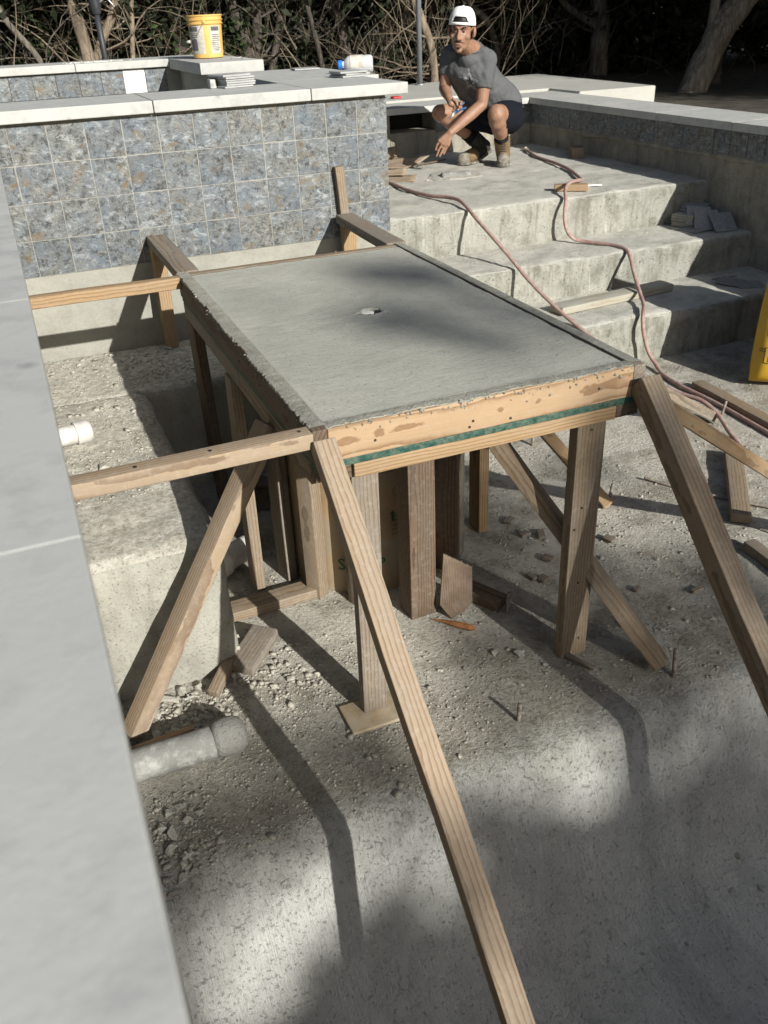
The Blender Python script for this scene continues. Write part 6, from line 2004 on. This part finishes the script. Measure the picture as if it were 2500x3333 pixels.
# --- socks and boots
def sock(a, b, r0, r1):
    V, Fc = caps(a, r0, b, r1, 18, True, True)
    link('sock', mesh('sock', V, Fc, True), M_SOCK, man)
sock(knL.lerp(anL, .70), anL + Wd(.004, .006, -.03), .0535, .050)
sock(knR.lerp(anR, .76), anR + Wd(.012, .002, -.02), .0535, .050)
def sole(name, heel, toe, up, r0, r1, th, parent):
    heel = Vector(heel); toe = Vector(toe); d = (toe - heel).normalized(); s = Vector(up).cross(d).normalized()
    ring = []
    for k in range(13):
        a = pi / 2 + pi * k / 12; ring.append(heel + d * cos(a) * r0 + s * sin(a) * r0)
    for k in range(13):
        a = -pi / 2 + pi * k / 12; ring.append(toe + d * cos(a) * r1 + s * sin(a) * r1)
    n = len(ring); upv = Vector(up)
    V = ring + [p + upv * th for p in ring]
    Fc = [tuple(range(n))[::-1], tuple(range(n, 2 * n))] + [(k, (k + 1) % n, n + (k + 1) % n, n + k) for k in range(n)]
    link('sole', mesh('sole', V, Fc), M_SOLE, parent)
G0 = LAND + .004
# boot planted toward the pool (his left)
hl, tl = Wd(1.888, 2.180, G0), Wd(1.822, 2.070, G0)
bl = fuse('boot', [caps(Wd(1.890, 2.185, G0 + .055), .050, Wd(1.858, 2.130, G0 + .058), .051, 16), caps(Wd(1.858, 2.13, G0 + .055), .050, Wd(1.826, 2.075, G0 + .046), .047, 16), caps(Wd(1.872, 2.155, G0 + .07), .055, knL.lerp(anL, .84) + Wd(.004, .006, 0), .0645, 18, False, True)], .005, 4, M_BOOT, man)
fuse('toe_cap', [caps(Wd(1.838, 2.095, G0 + .048), .0495, Wd(1.820, 2.066, G0 + .043), .048, 16)], .005, 4, M_TOE, bl)
sole('sole', hl, tl, (0, 0, 1), .050, .054, .024, bl)
# boot pushed back with its heel raised (his right)
tr_, bl_, hr_ = Wd(1.628, 2.338, G0 + .043), Wd(1.700, 2.352, G0 + .052), Wd(1.835, 2.395, G0 + .112)
b2 = fuse('boot', [caps(tr_, .045, bl_, .050, 16), caps(bl_, .050, hr_, .052, 16), caps(Wd(1.800, 2.388, G0 + .13), .056, knR.lerp(anR, .88) + Wd(.006, .0, .0), .064, 18, False, True)], .005, 4, M_BOOTDARK, man)
fuse('toe_cap', [caps(Wd(1.612, 2.334, G0 + .042), .0475, Wd(1.655, 2.343, G0 + .045), .0495, 16)], .005, 4, M_TOE, b2)
fuse('boot_vamp', [caps(Wd(1.665, 2.340, G0 + .050), .0505, Wd(1.712, 2.350, G0 + .062), .0525, 16)], .005, 4, M_BOOT, b2)
dr = (hr_ - bl_).normalized()
sole('sole', Wd(1.735, 2.362, G0), Wd(1.620, 2.336, G0), (0, 0, 1), .048, .052, .018, b2)
upn = Vector((0, 0, 1)) - dr * dr.z
sole('heel_sole', hr_ - upn.normalized() * .060 + dr * .0, Wd(1.745, 2.364, G0 + .012), upn.normalized(), .047, .046, .022, b2)
# laces
for (base, dx, dy, parent, face) in ((Wd(1.842, 2.095, G0 + .105), .012, .020, bl, 1),):
    for k in range(6):
        p = Wd(1.872, 2.155, G0 + .07).lerp(knL.lerp(anL, .84) + Wd(.004, .006, 0), .10 + .15 * k) - HV * (.052 + .010 * k / 5)
        a = p + RV * .026 - HV * .004; b = p - RV * .026 + UP * .012 - HV * .004
        V, Fc = tube_geo(spline([a, (a + b) / 2 - HV * .014, b], 4), .0026, 6)
        link('lace', mesh('lace', V, Fc, True), M_LACE, bl)
        V, Fc = tube_geo(spline([a + UP * .012, (a + b) / 2 - HV * .015, b - UP * .012], 4), .0026, 6)
        link('lace', mesh('lace', V, Fc, True), M_LACE, bl)
V, Fc = tube_geo([Wd(1.655, 2.30, G0 + .150) + Wd(.012 * cos(a), -.004, .012 * sin(a)) for a in np.linspace(0, 6.1, 14)], .0022, 6)
link('lace', mesh('lace', V, Fc, True), M_SOCK, b2)
# --- pliers held in his right hand
M_BLUEG = plain('blue_grip', (.015, .085, .22), .5, .15, 40, .1)
M_PLIER = plain('plier_steel', (.30, .29, .28), .45, .15, 60, .1, metal=.7)
pl = thing('pliers', 'blue-handled pliers held in the crouching man\'s hand', 'pliers', hdR)
c0 = hdR + Wd(-.004, -.046, -.048)
for (a, b) in ((hdR + Wd(.070, -.050, .016), c0), (hdR + Wd(.040, -.060, -.018) + Wd(.03, -.02, .0), c0 + Wd(.002, 0, -.006))):
    V, Fc = tube_geo(spline([a, a.lerp(b, .5) + Wd(.0, -.006, .006), b], 5), [.0062, .0068, .007, .007, .0068, .0066, .0062, .006, .0058, .0055, .005], 8)
    link('handle', mesh('handle', V, Fc, True), M_BLUEG, pl)
for s in (1, -1):
    V, Fc = tube_geo([c0 + Wd(.004, 0, .002 + .004 * s), c0 + Wd(-.016, -.006, -.010 + .007 * s), c0 + Wd(-.050, -.014, -.032 + .002 * s)], [.007, .008, .003], 8)
    link('jaw', mesh('jaw', V, Fc, True), M_PLIER, pl)
